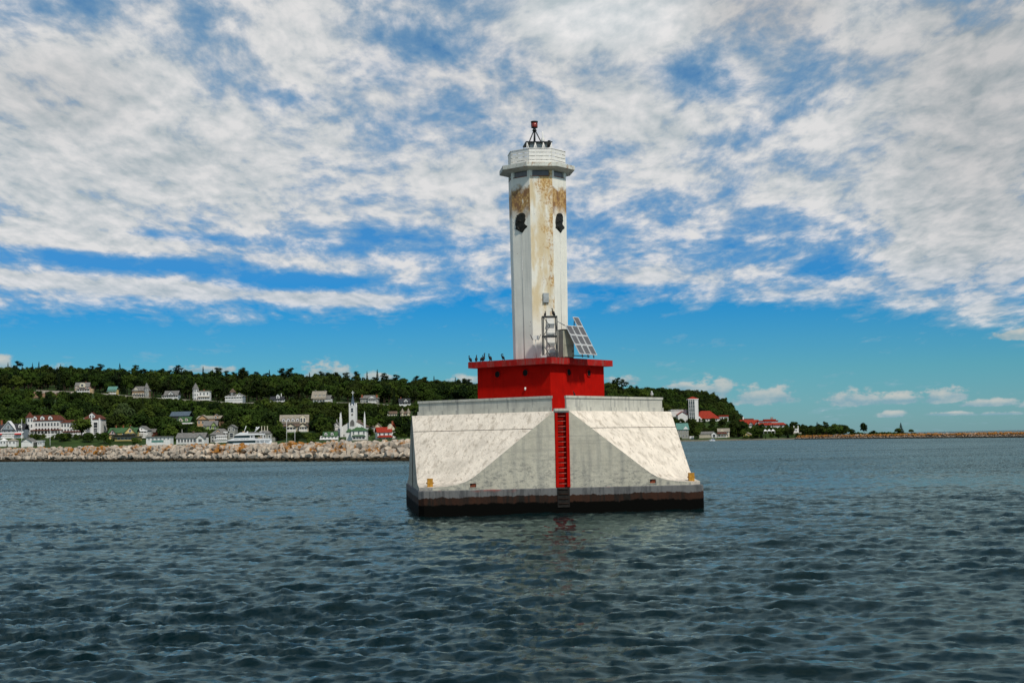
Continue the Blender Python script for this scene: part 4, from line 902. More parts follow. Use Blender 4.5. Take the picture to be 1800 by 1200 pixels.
def turret(par, x, y, r, z1, rh, wall_, roof_, n=8, z0=-4, rows=()):
    mb = MB(); ring = lambda rad, z: [(x+rad*math.cos(2*math.pi*(i+.5)/n), y+rad*math.sin(2*math.pi*(i+.5)/n), z) for i in range(n)]
    mb.loft([ring(r, z0), ring(r, z1)]); t = mb.build('turret', wall_, par)
    mb = MB(); mb.loft([ring(r*1.18, z1+.003), ring(r*1.15, z1+.2), ring(r*.5, z1+rh*.62), ring(.03, z1+rh)]); mb.build('turret_roof', roof_, t)
    for z in rows:
        for q in (-1, 0, 1) if n > 4 else (0,):
            a = -math.pi/2+q*2*math.pi/n; ap = r*math.cos(math.pi/n); window(t, x+ap*math.cos(a), y+ap*math.sin(a), z, r*.42, 1.3, a+math.pi/2)
    return t
HS = []     # (px, top limit photo y of the base, half width px, distance): sight lines kept clear of trees
def house(name, label, cat, px, py, D, wpx, yaw=0, group=None, clear=None, dz=0):
    p = at(px, py, D); k = D/F
    o = thing(name, label, cat, p, yaw, group); HS.append((px, (clear if clear is not None else py)-1-min(2.5, .10*wpx), wpx/2, D)); PADS.append((p[0], p[1], p[2], max(7, wpx*k*.75)))
    return o, k, wpx*k
def town():
    g_b = None
    # ---------- bluff cottages, left to right
    o, k, w = house('cottage', 'tan and pink cottage with round fronted gable alone above the bare bank', 'house', 146, 692, 985, 24, .12)
    h = 12*k; walls(o, -w/2, w/2, -4, 4, h, P_['pink']); gable_side(o, -w/2, w/2, -4, 4, h+.002, 7.5*k, P_['r_grey'], .3)
    mb = MB(); mb.ext([(-1.6, h-.4)]+[(1.9*math.cos(a)+.3, h+.6+2.1*math.sin(a)) for a in np.linspace(math.pi, 0, 13)]+[(2.2, h-.4)], -4.9, -2); q = mb.build('round_gable', P_['cream'], o); window(q, .3, -4.9, h+1.0, 1.5, 1.6)
    turret(o, -w/2+.9, -3.6, 1.25, h+.6, .8, P_['tan'], P_['r_grey'], rows=(h-.6, h-3)); porch(o, -w/2+1.5, w/2+.6, -4, .8, 3.0, 1.8, 6, P_['r_grey']); win_row(o, lin(-w/2+2, w/2, 3), -4, h-1.0, .8, 1.4); win_row(o, lin(-w/2+1.6, w/2, 4), -4, 2.0, .8, 1.4)
    mb = MB(); mb.bb(w/2, w/2+2.2, -3, 3, -4, 3.4); mb.build('side_wing', P_['tan'], o); chimney(o, 1.8, 1, h+1, h+3.6, w=.6)
    o, k, w = house('cottage', 'small ochre cottage with green roof half hidden among dark hillside trees', 'house', 199, 694, 990, 15, 0)
    walls(o, -w/2, w/2, -3, 3, 9*k, P_['yellow']); gable_side(o, -w/2, w/2, -3, 3, 9*k+.002, 5.5*k, P_['r_teal']); porch(o, -w/2-.2, w/2+.2, -3, .5, 2.3, 1.4, 4, P_['r_teal']); win_row(o, lin(-w/2, w/2, 3), -3, 2.9, .7, .8)
    o, k, w = house('cottage', 'brown and cream cottage with pointed turret at its right end', 'house', 249, 702, 985, 29, .08)
    h = 15*k; walls(o, -w/2, w/2, -4, 4, h, P_['brown']); mb = MB(); mb.bb(-w/2-.05, w/2+.05, -4.06, -3.9, h*.48, h*.72); mb.build('cream_band', P_['cream'], o); hip(o, -w/2, w/2, -4, 4, h+.002, 8*k, P_['r_grey'], .3, .45)
    turret(o, w/2-1.7, -3.4, 1.7, h+1.6, 4.0, P_['grey'], P_['r_grey'], rows=(h+.5, h-2.6)); dormer(o, -w/2+2.6, -4.1, h-.3, 2.6, 1.8, P_['cream'], P_['r_grey']); dormer(o, .6, -3.2, h+.5, 1.1, 1.1, P_['trim'], P_['r_grey'])
    porch(o, -w/2+.5, w/2-3.2, -4, .9, 3.1, 1.9, 6, P_['r_grey']); win_row(o, lin(-w/2+.5, w/2-3.4, 4), -4.06, h*.6, .8, 1.1); win_row(o, lin(-w/2+.5, w/2-3.4, 4), -4, 2.0, .8, 1.4)
    o, k, w = house('cottage', 'low slate blue cottage with broad white front gable and long porch', 'house', 303, 703, 985, 24, -.04)
    h = 8.5*k; walls(o, -w/2, w/2, -4, 4, h, P_['slate']); gable_side(o, -w/2, w/2, -4, 4, h+.002, 7.5*k, P_['r_grey']); q = gable_wall(o, -2.4, 2.8, -4.6, h+.3, 2.4, P_['white'], 2.5); gable_front(q, -2.4, 2.8, -4.7, -1.5, h+.32, 2.42, P_['r_grey'], .25); window(q, .2, -4.6, h+1.0, 1.1, .9)
    porch(o, -w/2-1, w/2+.8, -4, .9, 2.9, 2, 8, P_['r_grey']); win_row(o, lin(-w/2, w/2, 5), -4, 1.9, .8, 1.3); win_row(o, (-w/2+1, w/2-1), -4, h-.8, .8, .9)
    o, k, w = house('cottage', 'tall white cottage with witch hat turret on its left corner', 'house', 355, 707, 985, 29, .05)
    h = 19*k; walls(o, -w/2, w/2, -4, 4, h, P_['white']); mb = MB(); mb.bb(-w/2+3.6, w/2+.3, -4.4, 4.3, h+.003, h+.5); mb.build('flat_roof', P_['r_tan'], o)
    turret(o, -w/2+1.9, -3.0, 2.1, h+1.6, 4.4, P_['white'], P_['r_grey'], rows=(h+.4, h-2.4, 2.4)); win_row(o, lin(-w/2+4.2, w/2, 3), -4, h-1.7, 1.0, 1.5); porch(o, -w/2+3.8, w/2+.4, -4, 1.2, 3.4, 1.7, 6, P_['r_tan']); win_row(o, lin(-w/2+4, w/2, 4), -4, 2.4, .8, 1.4)
    mb = MB(); mb.ext([(-.6, 0), (3.6, 0), (3.2, 1.1), (-.2, 1.1)], -7.4, -5.8); mb.v = [(a, b, c-1.4) for a, b, c in mb.v]; mb.build('stair', P_['trim'], o); chimney(o, 1.5, 0, h, h+1.3, w=.6)
    o, k, w = house('cottage', 'grey cottage with square pyramid roofed tower and white balconies', 'house', 415, 709.5, 985, 28, -.1)
    h = 13*k; walls(o, -w/2, w/2, -4, 4, h, P_['slate']); hip(o, -w/2, w/2, -4, 4, h+.002, 4*k, P_['r_grey'], .3, .5); turret(o, -w/2+3.9, -2.4, 2.3, h+2.7, 2.9, P_['dark'], P_['r_brown'], 4, rows=(h+1.6,))
    q = gable_wall(o, 1, w/2, -4.5, h-.2, 2.2, P_['white'], 3); gable_front(q, 1, w/2, -4.6, -1, h-.18, 2.22, P_['r_grey'], .25); window(q, 1+(w/2-1)/2, -4.5, h+.6, .9, .9)
    porch(o, -w/2-.6, w/2+.4, -4, h*.53, h*.53+1.9, 1.5, 7, P_['trim']); porch(o, -w/2-.2, w/2+.4, -4.0, .6, 2.4, 1.5, 6, P_['trim'], False); win_row(o, lin(-w/2, w/2, 5), -4, h-1.2, .8, 1.2); win_row(o, lin(-w/2, w/2, 5), -4, 1.6, .8, 1.2)
    o, k, w = house('cottage', 'dark low cottage with small white fronted gable beneath the pines', 'house', 488, 708.5, 985, 23, .05)
    h = 7*k; walls(o, -w/2, w/2, -4, 4, h, P_['slate']); gable_side(o, -w/2, w/2, -4, 4, h+.002, 4.5*k, P_['r_black']); dormer(o, .6, -3.4, h+.2, 2.2, 2.3, P_['white'], P_['r_black']); porch(o, -w/2-.3, w/2+1, -4, .5, 2.3, 1.6, 7, P_['r_black']); win_row(o, lin(-w/2, w/2, 5), -4, 1.6, .8, 1.1); chimney(o, 2.6, 0, h+1, h+3.8, 'trim', .5)
    o, k, w = house('house', 'wide house with long sweeping tan roof and a row of dormers on the bluff', 'house', 566, 709, 990, 33, -.06)
    h = 8*k; walls(o, -w/2+1.5, w/2, -4.5, 4.5, h, P_['white']); gable_side(o, -w/2+.3, w/2-3.4, -5, 5, h+.6, 12*k, P_['r_tan'], .4); gable_side(o, w/2-3.3, w/2+.1, -4.6, 4.6, h-.2, 6.5*k, P_['r_grey'], .3)
    for x, ws in ((-w/2+3, 'trim'), (-.6, 'trim'), (2.2, 'white')): dormer(o, x, -3.8, h+1.3, 1.7, 1.3, P_[ws], P_['r_tan'], 2.5, 'shed')
    porch(o, -w/2+1.5, w/2-3.2, -4.5, .7, 2.6, 1.6, 5, P_['r_tan'], False); win_row(o, lin(-w/2+2, w/2-3.5, 4), -4.5, 1.8, .9, 1.2); mb = MB(); mb.bb(w/2-1.8, w/2+.3, -5.2, -2, -3, .6); mb.build('brick_base', P_['brick'], o); chimney(o, -w/2+2.2, 0, h+4, h+6.2, 'r_grey'); chimney(o, 2.4, 0, h+4, h+6.0, 'r_grey')
    o, k, w = house('house', 'low villa with white pedimented portico between two brick chimneys', 'house', 650, 709, 990, 36, 0)
    h = 8.5*k; walls(o, -w/2+1, w/2-1, -4, 4, h, P_['grey']); hip(o, -w/2+1, w/2-1, -4, 4, h+.002, 6*k, P_['r_grey'], .6, .3); q = gable_wall(o, -.6, 5, -6.2, h+.4, 1.6, P_['trim'], .4); gable_front(q, -.6, 5, -6.2, -2.2, h+.42, 1.62, P_['r_tan'], .4); porch(o, -.6, 5, -4, .4, h, 2.1, 5, P_['trim'])
    win_row(o, lin(-w/2+1, w/2-1, 6), -4, h*.5, .9, 1.3); chimney(o, -w/2+2.2, -3.4, -1, h+2.6, w=1.1); chimney(o, w/2-1.8, -3.4, -1, h+2.4, w=1.1)
    o, k, w = house('cottage', 'little white cottage with dark roof and porch, nearest the pier on the bluff', 'house', 711, 714, 985, 19, .1)
    h = 8.5*k; walls(o, -w/2, w/2, -3.5, 3.5, h, P_['white']); gable_side(o, -w/2, w/2, -3.5, 3.5, h+.002, 5*k, P_['r_black']); q = gable_wall(o, -1, 3, -4, h-.3, 2.2, P_['white'], 2); gable_front(q, -1, 3, -4.1, -1, h-.28, 2.22, P_['r_black'], .25); window(q, 1, -4, h+.3, .8, .9); porch(o, -w/2, w/2+.5, -3.5, .4, 2.2, 1.5, 5, P_['r_black']); win_row(o, lin(-w/2, w/2, 4), -3.5, h-1, .8, 1.1); win_row(o, lin(-w/2, w/2, 4), -3.5, 1.5, .8, 1.1); chimney(o, -2.4, 0, h+1, h+3, w=.5)
    # ---------- middle slope
    o, k, w = house('hotel', 'long cream hotel with four arched dormers above a pair of front gables', 'hotel', 521, 766, 770, 58, .12, clear=764)
    h = 17*k; walls(o, -w/2+1.5, w/2-2.5, -5, 5, h, P_['cream']); hz = 37*k
    walls(o, -w/2+.6, w/2-2.8, 1, 11, hz-10*k, P_['white'], name='upper_wall'); gable_side(o, -w/2+.4, w/2-2.6, 0.4, 11.5, hz-13*k, 13*k, P_['r_tan'], .5); 
    for i, x in enumerate(lin(-w/2+1, w/2-7, 4)): dormer(o, x, .2, hz-11.5*k, 1.7, 1.3, P_['trim'], P_['r_tan'], 3)
    dormer(o, w/2-5.4, -.2, hz-15*k, 3.2, 3.4, P_['cream'], P_['r_tan'], 4); hip(o, -w/2+1.2, w/2-2.2, -5.2, .4, h+.002, 4*k, P_['r_brown'], .4, .3)
    for x0, x1 in ((-w/2+3.6, -w/2+9), (1.4, w/2-2.8)): q = gable_wall(o, x0, x1, -6.4, h-.3, 2.0, P_['cream'], 3); gable_front(q, x0, x1, -6.6, -2, h-.28, 2.05, P_['r_brown'], .4); porch(o, x0+.2, x1-.2, -5, h*.5, h-.4, 1.3, 4, P_['trim'])
    win_row(o, lin(-w/2+1.6, w/2-2.6, 7), -5, h*.75, .9, 1.4); win_row(o, lin(-w/2+1.6, w/2-2.6, 7), -5, h*.28, .9, 1.4)
    for i, (px, lab) in enumerate(((689, 'small cream cottage with white chimney tower beside the pier edge'), (712, 'small cream cottage with two pointed roofs beside the pier edge'))):
        o, k, w = house('cottage', lab, 'house', px, 733, 860, 17, .1); h = 6*k; walls(o, -w/2, w/2, -3, 3, h, P_['cream']); gable_side(o, -w/2, w/2, -3, 3, h+.002, 4*k, P_['r_brown']); win_row(o, lin(-w/2, w/2, 4), -3, h*.5, .7, 1.0)
        if i: turret(o, -w/2+1.3, -2.4, 1.1, h+.4, 3, P_['cream'], P_['r_tan']); turret(o, w/2-1, -2.4, 1.1, h+.4, 3, P_['cream'], P_['r_tan'])
        else: mb = MB(); mb.bb(-w/2-.3, -w/2+.7, -3.4, -2.4, -3, h+2.6); mb.build('chimney_tower', P_['white'], o)
    o, k, w = house('house', 'sage green house with white dormers and a long blue roof behind dark trees', 'house', 322, 752, 790, 32, -.1, clear=748)
    h = 10*k; walls(o, -2, w/2, -4, 4, h, P_['sage']); gable_side(o, -2, w/2, -4, 4, h+.002, 9*k, P_['r_green']); dormer(o, 0, -4.1, h+.3, 1.8, 1.6, P_['cream'], P_['r_green']); dormer(o, 3, -3.6, h+.6, 1.4, 1.4, P_['cream'], P_['r_green']); win_row(o, lin(-1.6, w/2, 3), -4, h*.55, .9, 1.4); porch(o, 1, w/2+1.6, -4, h*.25, h*.7, 1.4, 4, P_['trim'])
    walls(o, -w/2-4, 1, 5, 12, 22*k, P_['dark'], name='rear_wing'); gable_side(o, -w/2-4, 1.5, 5, 12, 22*k+.002, 7*k, P_['r_blue'], .4)
    o, k, w = house('house', 'peach house with broad gable behind the lime green house', 'house', 370, 757, 760, 40, -.05, clear=752)
    h = 21*k; walls(o, -w/2, 3.4, -4, 5, h, P_['peach']); gable_side(o, -w/2, w/2, -4, 5, h+.002, 5*k, P_['r_tan'], .4); q = gable_wall(o, -w/2, .2, -4.6, h-.3, 2.3, P_['peach'], 2); gable_front(q, -w/2, .2, -4.7, -1, h-.28, 2.3, P_['r_tan'], .3); walls(o, 3.45, w/2, -3, 5, h-1.5, P_['brown'], name='side_wing'); dormer(o, w/2-2.2, -3.8, h, 1.7, 1.6, P_['peach'], P_['r_grey']); win_row(o, lin(-w/2, 0, 3), -4, h-1.8, .8, 1.3); win_row(o, lin(-w/2, 0, 3), -4, h-4.6, .8, 1.3)
    o, k, w = house('house', 'lime green house with grey cross gabled roof', 'house', 371, 760, 735, 23, .1, clear=757)
    h = 12*k; walls(o, -w/2, w/2, -3, 4, h, P_['green']); gable_side(o, -w/2, w/2, -3, 4, h+.002, 8*k, P_['r_grey']); q = gable_wall(o, .2, w/2, -3.5, h-.2, 2, P_['green'], 2); gable_front(q, .2, w/2, -3.6, -1, h-.18, 2, P_['r_grey'], .3); win_row(o, lin(-w/2, w/2, 3), -3, h-1, .8, 1.3)
    for i in range(3): mb = MB(); mb.bb(-w/2+.4+i*.9, -w/2+.9+i*.9, -3.25, -3.004, h*.2, h*.72); mb.build('shutter', P_['green'], o)
    # ---------- shore row
    o, k, w = house('house', 'blue grey house with white trimmed front gable and red awnings at the far left', 'house', 20, 768, 690, 50, .06)
    h = 13*k; walls(o, -w/2, w/2, -4, 5, h, P_['slate']); gable_side(o, -w/2, w/2, -4, 5, h+.002, 10*k, P_['r_black'], .4); q = gable_wall(o, -3.2, 3.2, -5, h, 4.0, P_['slate'], 3); gable_front(q, -3.2, 3.2, -5.2, -1, h+.02, 4.02, P_['trim'], .3); window(q, 0, -5, h+1.2, 1.2, 1.2); win_row(o, lin(-w/2, w/2, 7), -4, h-1.3, .9, 1.6)
    porch(o, -w/2, w/2, -4, .5, h*.5, 2, 9, P_['trim']); win_row(o, lin(-w/2, w/2, 7), -4, 1.6, .9, 1.2)
    for x in (-4.2, 5): mb = MB(); mb.ext([(x-1.6, 0), (x+1.6, 0), (x+1.6, .25), (x-1.6, .25)], -7.2, -6.3); mb.v = [(a, b, c+h*.42+(b+6.3)*.4) for a, b, c in mb.v]; mb.build('awning', P_['awn'], o)
    dormer(o, 5, -3.3, h+.8, 1.6, 1.4, P_['white'], P_['r_black']); chimney(o, -4.6, 0, h+2, h+4.6)
    o, k, w = house('hotel', 'large white waterside hotel with maroon roofs, corner turret and long veranda', 'hotel', 118, 769, 715, 130, .0, clear=764)
    x0 = -w/2; xm = x0+57*k; xr = w/2-31*k; h = 30*k
    walls(o, x0, xm, -5, 6, h, P_['white']); hip(o, x0+.3, xm, -5, 6, h+.002, 10*k, P_['r_maroon'], .4, .55)
    walls(o, xm+.01, xr, -3, 6, h-4*k, P_['white'], name='middle_wing'); hip(o, xm+.3, xr, -3, 6, h-4*k+.002, 5*k, P_['r_maroon'], .4, .5)
    walls(o, xr+.01, w/2, -6, 5, h+1*k, P_['white'], name='right_wing'); hip(o, xr, w/2, -6, 5, h+1*k+.002, 8*k, P_['r_maroon'], .4, .4)
    turret(o, x0+1.4, -4.6, 1.9, h+1.6, 3, P_['white'], P_['r_maroon'], rows=(h+.4, h-2.4, h-5))
    for x in (x0+14*k, x0+27*k, x0+41*k): dormer(o, x, -5, h+.3, 2.0, 1.5, P_['trim'], P_['r_maroon'], 3)
    dormer(o, (xr+w/2)/2, -6, h+1.0, 2.6, 1.5, P_['trim'], P_['r_maroon'], 3)
    for z in (h-1.8, h-4.4): win_row(o, lin(x0+4, xm, 8), -5, z, .9, 1.5); win_row(o, lin(xm, xr, 8), -3, z-.6, .9, 1.4)
    porch(o, x0+2.6, xm+1.5, -5, 1.2, 13*k, 2.2, 10, P_['r_maroon']); win_row(o, lin(x0+3, xm, 7), -5, 2.6, 1.0, 1.6); porch(o, xm+1.8, xr-.2, -3, 1.2, 9.6*k, 2.2, 9, P_['r_maroon'])
    for i in range(3): x = xr+.5+i*(w/2-xr-1)/2; mb = MB(); mb.bb(x-.32, x+.32, -6.5, -6.005, .0, h+.8); mb.build('pilaster', P_['trim'], o)
    for z, hh in ((h-2.6, 2.6), (h-5.2, 1.6), (3.2, 2.6)): win_row(o, lin(xr+.7, w/2-.7, 2), -6, z, 1.9, hh)
    mb = MB(); mb.bb(xr-3, w/2+.3, -7.4, -6.52, -4, 1.6); mb.build('terrace_wall', P_['trim'], o)
    o, k, w = house('house', 'yellow house with green roofs and two front gables above a dark awning', 'house', 219, 772, 690, 50, .05)
    h = 12*k; walls(o, -w/2, w/2-1, -3, 6, h, P_['yellow']); gable_side(o, -w/2, w/2-1, -3, 6, h+.002, 8*k, P_['r_green'], .4); q = gable_wall(o, .5, w/2-.6, -3.6, h-.4, 3.2, P_['yellow'], 3); gable_front(q, .5, w/2-.6, -3.8, 0, h-.38, 3.2, P_['r_green'], .3); window(q, 3.4, -3.6, h+.8, .9, 1.2); q = gable_wall(o, -w/2, -w/2+4, -3.6, h-.8, 2.4, P_['pink'], 3); gable_front(q, -w/2, -w/2+4, -3.8, 0, h-.78, 2.4, P_['r_green'], .3); window(q, -w/2+2, -3.6, h, .9, 1.1)
    mb = MB(); mb.bb(-w/2+2, w/2+2.5, -9, -3.01, h*.30, h*.30+.4); mb.bb(-w/2+1.8, w/2+2.7, -9.2, -2.9, h*.62, h*.62+.25); mb.build('flat_awning', P_['dark'], o); mb = MB(); mb.bb(-w/2+4, w/2+2, -8, -3.02, -4, h*.30-.01); lw = mb.build('lower_wall', P_['yellow'], o); win_row(o, lin(-w/2+5, w/2, 5), -8, .4, 1.2, .9); win_row(o, lin(-1, w/2-1, 3), -3, h*.8, .8, 1.0)
    for x in (-4.4, -1, 2.4): chimney(o, x, 2, h+1.6, h+3.4, w=.5)
    o, k, w = house('house', 'narrow white house with two tiered balconies beside the yellow house', 'house', 252, 771, 700, 20, 0)
    h = 15*k; walls(o, -w/2, w/2, -3, 5, h, P_['white']); q = gable_wall(o, -w/2, w/2, -3.2, h, 2.0, P_['white'], 3); gable_front(o, -w/2, w/2, -3.4, 5, h+.02, 2.02, P_['r_grey'], .3); porch(o, -w/2, w/2, -3.2, h*.5, h*.88, 1.3, 5, P_['trim']); porch(o, -w/2, w/2, -3.2, .4, h*.42, 1.3, 5, P_['trim']); win_row(o, lin(-w/2, w/2, 3), -3.002, h*.68, .9, 1.4); window(q, 0, -3.2, h+.6, .7, .8)
    o, k, w = house('shed', 'dark red boat shed with grey roof behind the white balcony house', 'shed', 268, 767, 715, 12, 0)
    walls(o, -w/2, w/2, -2, 3, 8*k, P_['r_maroon']); gable_side(o, -w/2, w/2, -2, 3, 8*k+.002, 5*k, P_['r_grey']); win_row(o, (0,), -2, 1.6, 1.2, 1)
    o, k, w = house('dock_building', 'long low white dock building with flat grey roof', 'building', 281, 782, 640, 42, 0)
    h = 14*k; walls(o, -w/2, w/2, -3, 3, h, P_['white']); mb = MB(); mb.bb(-w/2-.3, w/2+.3, -3.5, 3.3, h+.003, h+.35); mb.build('flat_roof', P_['r_grey'], o); mb = MB(); mb.bb(-w/2+2.4, w/2-3, -3.06, -3.003, h*.35, h*.62); mb.build('green_panel', P_['r_teal'], o); win_row(o, lin(-w/2+.4, w/2, 6), -3, h*.78, .8, .6)
    o, k, w = house('cottage', 'long white single storey cottage with grey roof behind the breakwater', 'house', 338, 780, 660, 50, -.06)
    h = 11*k; walls(o, -w/2, w/2, -3, 4, h, P_['white']); gable_side(o, -w/2, w/2, -3, 4, h+.002, 8*k, P_['r_grey'], .4); q = gable_wall(o, w/2-3.6, w/2, -3.9, h-.3, 1.6, P_['white'], 2); walls(q, w/2-3.6, w/2, -3.9, -3.01, h-.3, P_['white']); gable_front(q, w/2-3.6, w/2, -4, -1, h-.28, 1.6, P_['r_grey'], .3); win_row(o, lin(-w/2+.5, w/2-4, 6), -3, h*.55, .9, 1.3); window(q, w/2-1.8, -3.9, h*.55, 1.6, 1.2); chimney(o, .5, .5, h+1.4, h+2.9, 'r_brown')
    o, k, w = house('house', 'grey shingled house with square tower and white two storey porch beside the ferry', 'house', 394, 780, 690, 44, .0)
    h = 16*k; walls(o, -w/2, w/2-3.5, -3, 5, h, P_['grey']); hip(o, -w/2, w/2-3.2, -3, 5, h+.002, 11*k, P_['r_grey'], .4, .2); walls(o, w/2-3.6, w/2, -3.5, 3, 28*k, P_['grey'], name='tower_wall'); q = gable_wall(o, w/2-3.6, w/2, -3.6, 28*k+.002, 1.3, P_['grey']); gable_front(o, w/2-3.6, w/2, -3.7, 3, 28*k+.02, 1.32, P_['r_grey'], .25, 'tower_roof'); win_row(o, lin(w/2-3.5, w/2-.1, 2), -3.5, 25*k, .8, 1.3); window(o, w/2-1.8, -3.5, 15*k, 1.6, 2.0)
    porch(o, -w/2+3.2, w/2-4, -3, h*.52, h*.85, 1.6, 6, P_['trim']); porch(o, -w/2+2.4, w/2-4, -3, .5, h*.45, 1.8, 6, P_['trim']); win_row(o, lin(-w/2+.4, w/2-4, 5), -3, h*.70, .9, 1.3); win_row(o, lin(-w/2+.4, w/2-4, 5), -3, 1.8, .9, 1.4); mb = MB(); mb.bb(.4, 3.2, -3.5, 0, h*1.2, h*1.34); mb.bb(1.7, 1.9, -4.8, -4.6, h*.85, h*1.25); mb.build('roof_lookout', P_['trim'], o); dormer(o, -2.5, -2.2, h+.2, 1.6, 1.6, P_['peach'], P_['r_grey'])
    o, k, w = house('house', 'dark grey house with three pale chimneys standing behind the ferry stern', 'house', 467, 780, 690, 26, 0)
    h = 18*k; walls(o, -w/2, w/2, -3, 4, h, P_['grey']); hip(o, -w/2, w/2-1, -3, 4, h+.002, 6*k, P_['r_grey'], .2, .4); win_row(o, lin(-w/2, w/2, 3), -3, h*.7, .8, 1.4); mb = MB(); mb.bb(w/2+.01, w/2+1.4, -2.5, 3, -4, h*.62); mb.build('side_wing', P_['grey'], o)
    for x in (-1.6, -.2, 1.2): chimney(o, x, -1.6, h, h+3.6, 'cream', .35)
    o, k, w = house('house', 'white waterside house with green roof and two dormers left of the church', 'house', 579, 777, 690, 30, .05)
    h = 11*k; walls(o, -w/2, w/2, -3, 4, h, P_['white']); gable_side(o, -w/2+1.5, w/2-.3, -3, 4, h+.002, 7*k, P_['r_green'], .4); dormer(o, -1.4, -3, h+.3, 1.3, 1.1, P_['trim'], P_['r_green']); dormer(o, 1.6, -3, h+.3, 1.3, 1.1, P_['trim'], P_['r_green']); win_row(o, lin(-w/2, w/2, 5), -3, h*.72, .8, 1.0); porch(o, -w/2, w/2, -3, .5, h*.45, 1.6, 5, P_['trim'], False); win_row(o, lin(-w/2, w/2, 3), -3, 1.2, 2.0, 1.1)
    o, k, w = house('house', 'tall white house with pointed gable tucked against the left side of the church', 'house', 593, 772, 740, 16, 0)
    h = 22*k; walls(o, -w/2, w/2, -3, 3, h, P_['white']); gable_wall(o, -w/2, w/2, -3.2, h, 2.4, P_['white'], 2); gable_front(o, -w/2, w/2, -3.3, 3, h+.02, 2.42, P_['r_grey'], .3); win_row(o, lin(-w/2, w/2, 2), -3, h*.8, .8, 1.3); porch(o, -w/2, w/2, -3, h*.42, h*.66, 1.2, 4, P_['r_grey']); mb = MB(); mb.tube([(0, -1, h+2), (0, -1, h+4)], [.3, .04], 6); mb.build('finial', P_['trim'], o)
    # church
    o, k, w = house('church', 'white wooden church with tall dark spire carrying a white cross', 'church', 623, 776, 715, 42, -.10)
    h = 26*k; walls(o, -w/2, w/2, -3, 22, h, P_['white']); gable_wall(o, -w/2, w/2, -3, h+.003, 12*k, P_['white'], 1); gable_front(o, -w/2, w/2, -2.8, 22, h+.02, 12*k, P_['r_brown'], .3)
    tw = 11.5*k/2; walls(o, -tw, tw, -4.6, -.5, 61*k, P_['white'], name='bell_tower')
    mb = MB(); mb.loft([[(-tw*.62, -4.0, 61*k+.003), (tw*.62, -4.0, 61*k+.003), (tw*.62, -1.1, 61*k+.003), (-tw*.62, -1.1, 61*k+.003)], [(-tw*.36, -3.4, 70*k), (tw*.36, -3.4, 70*k), (tw*.36, -1.7, 70*k), (-tw*.36, -1.7, 70*k)], [(-.04, -2.6, 83*k), (.04, -2.6, 83*k), (.04, -2.5, 83*k), (-.04, -2.5, 83*k)]]); sp = mb.build('spire', P_['r_blue'], o)
    mb = MB(); z = 80*k; mb.bb(-.11, .11, -2.66, -2.44, z, z+2.5); mb.bb(-.75, -.112, -2.66, -2.44, z+1.5, z+1.75); mb.bb(.112, .75, -2.66, -2.44, z+1.5, z+1.75); mb.build('cross', P_['trim'], sp)
    for x in (-tw+.25, tw-.25):
        for y in (-4.35, -.8): mb = MB(); mb.loft([[(x-.28, y-.28, 61*k+.002), (x+.28, y-.28, 61*k+.002), (x+.28, y+.28, 61*k+.002), (x-.28, y+.28, 61*k+.002)], [(x-.24, y-.24, 65*k), (x+.24, y-.24, 65*k), (x+.24, y+.24, 65*k), (x-.24, y+.24, 65*k)], [(x-.02, y-.02, 68*k), (x+.02, y-.02, 68*k), (x+.02, y+.02, 68*k), (x-.02, y+.02, 68*k)]]); mb.build('pinnacle', P_['trim'], o)
    q = gable_wall(o, -tw*.62, tw*.62, -4.7, 61*k+.004, 1.5, P_['trim'], .4); window(q, 0, -4.7, 61*k+.5, .35, .4)
    for x, hh in ((-w/2, 54), (-w/2+.01, 0), (w/2, 54)):
        if hh: mb = MB(); mb.bb(x-.42, x+.42, -3.5, -2.7, -4, 45*k-1.2); mb.loft([[(x-.3, -3.4, 45*k-1.198), (x+.3, -3.4, 45*k-1.198), (x+.3, -2.8, 45*k-1.198), (x-.3, -2.8, 45*k-1.198)], [(x-.25, -3.3, 50*k-1.2), (x+.25, -3.3, 50*k-1.2), (x+.25, -2.9, 50*k-1.2), (x-.25, -2.9, 50*k-1.2)], [(x-.02, -3.1, 53*k), (x+.02, -3.1, 53*k), (x+.02, -3.08, 53*k), (x-.02, -3.08, 53*k)]]); mb.build('buttress', P_['trim'], o)
    mb = MB(); mb.bb(-w/2-2.4, -w/2-1.7, 4, 4.7, -4, 44*k); mb.bb(-w/2-2.2, -w/2-1.9, 4.2, 4.5, 44*k, 51*k); mb.build('buttress', P_['trim'], o); walls(o, -w/2-2.2, -w/2-.45, -1, 18, 23*k, P_['white'], name='aisle')
    mb = MB(); mb.tube([(0, -4.62, 47*k), (0, -4.66, 47*k)], .55, 14); mb.build('round_window', P_['r_grey'], o); window(o, 0, -4.6, 55*k, 1.2, 2.0)
    mb = MB(); mb.ext([(-1.1, 27*k), (1.1, 27*k), (1.1, 34*k), (.6, 37*k), (0, 38.5*k), (-.6, 37*k), (-1.1, 34*k)], -4.66, -4.602); mb.build('arched_window', P_['r_grey'], o); win_row(o, (-w/2+1.4, -w/2+3), -3, 11*k, .5, 1.2)
    o, k, w = house('house', 'white house with green hip roof and porch standing in front of the church', 'house', 632, 776, 680, 27, .0)
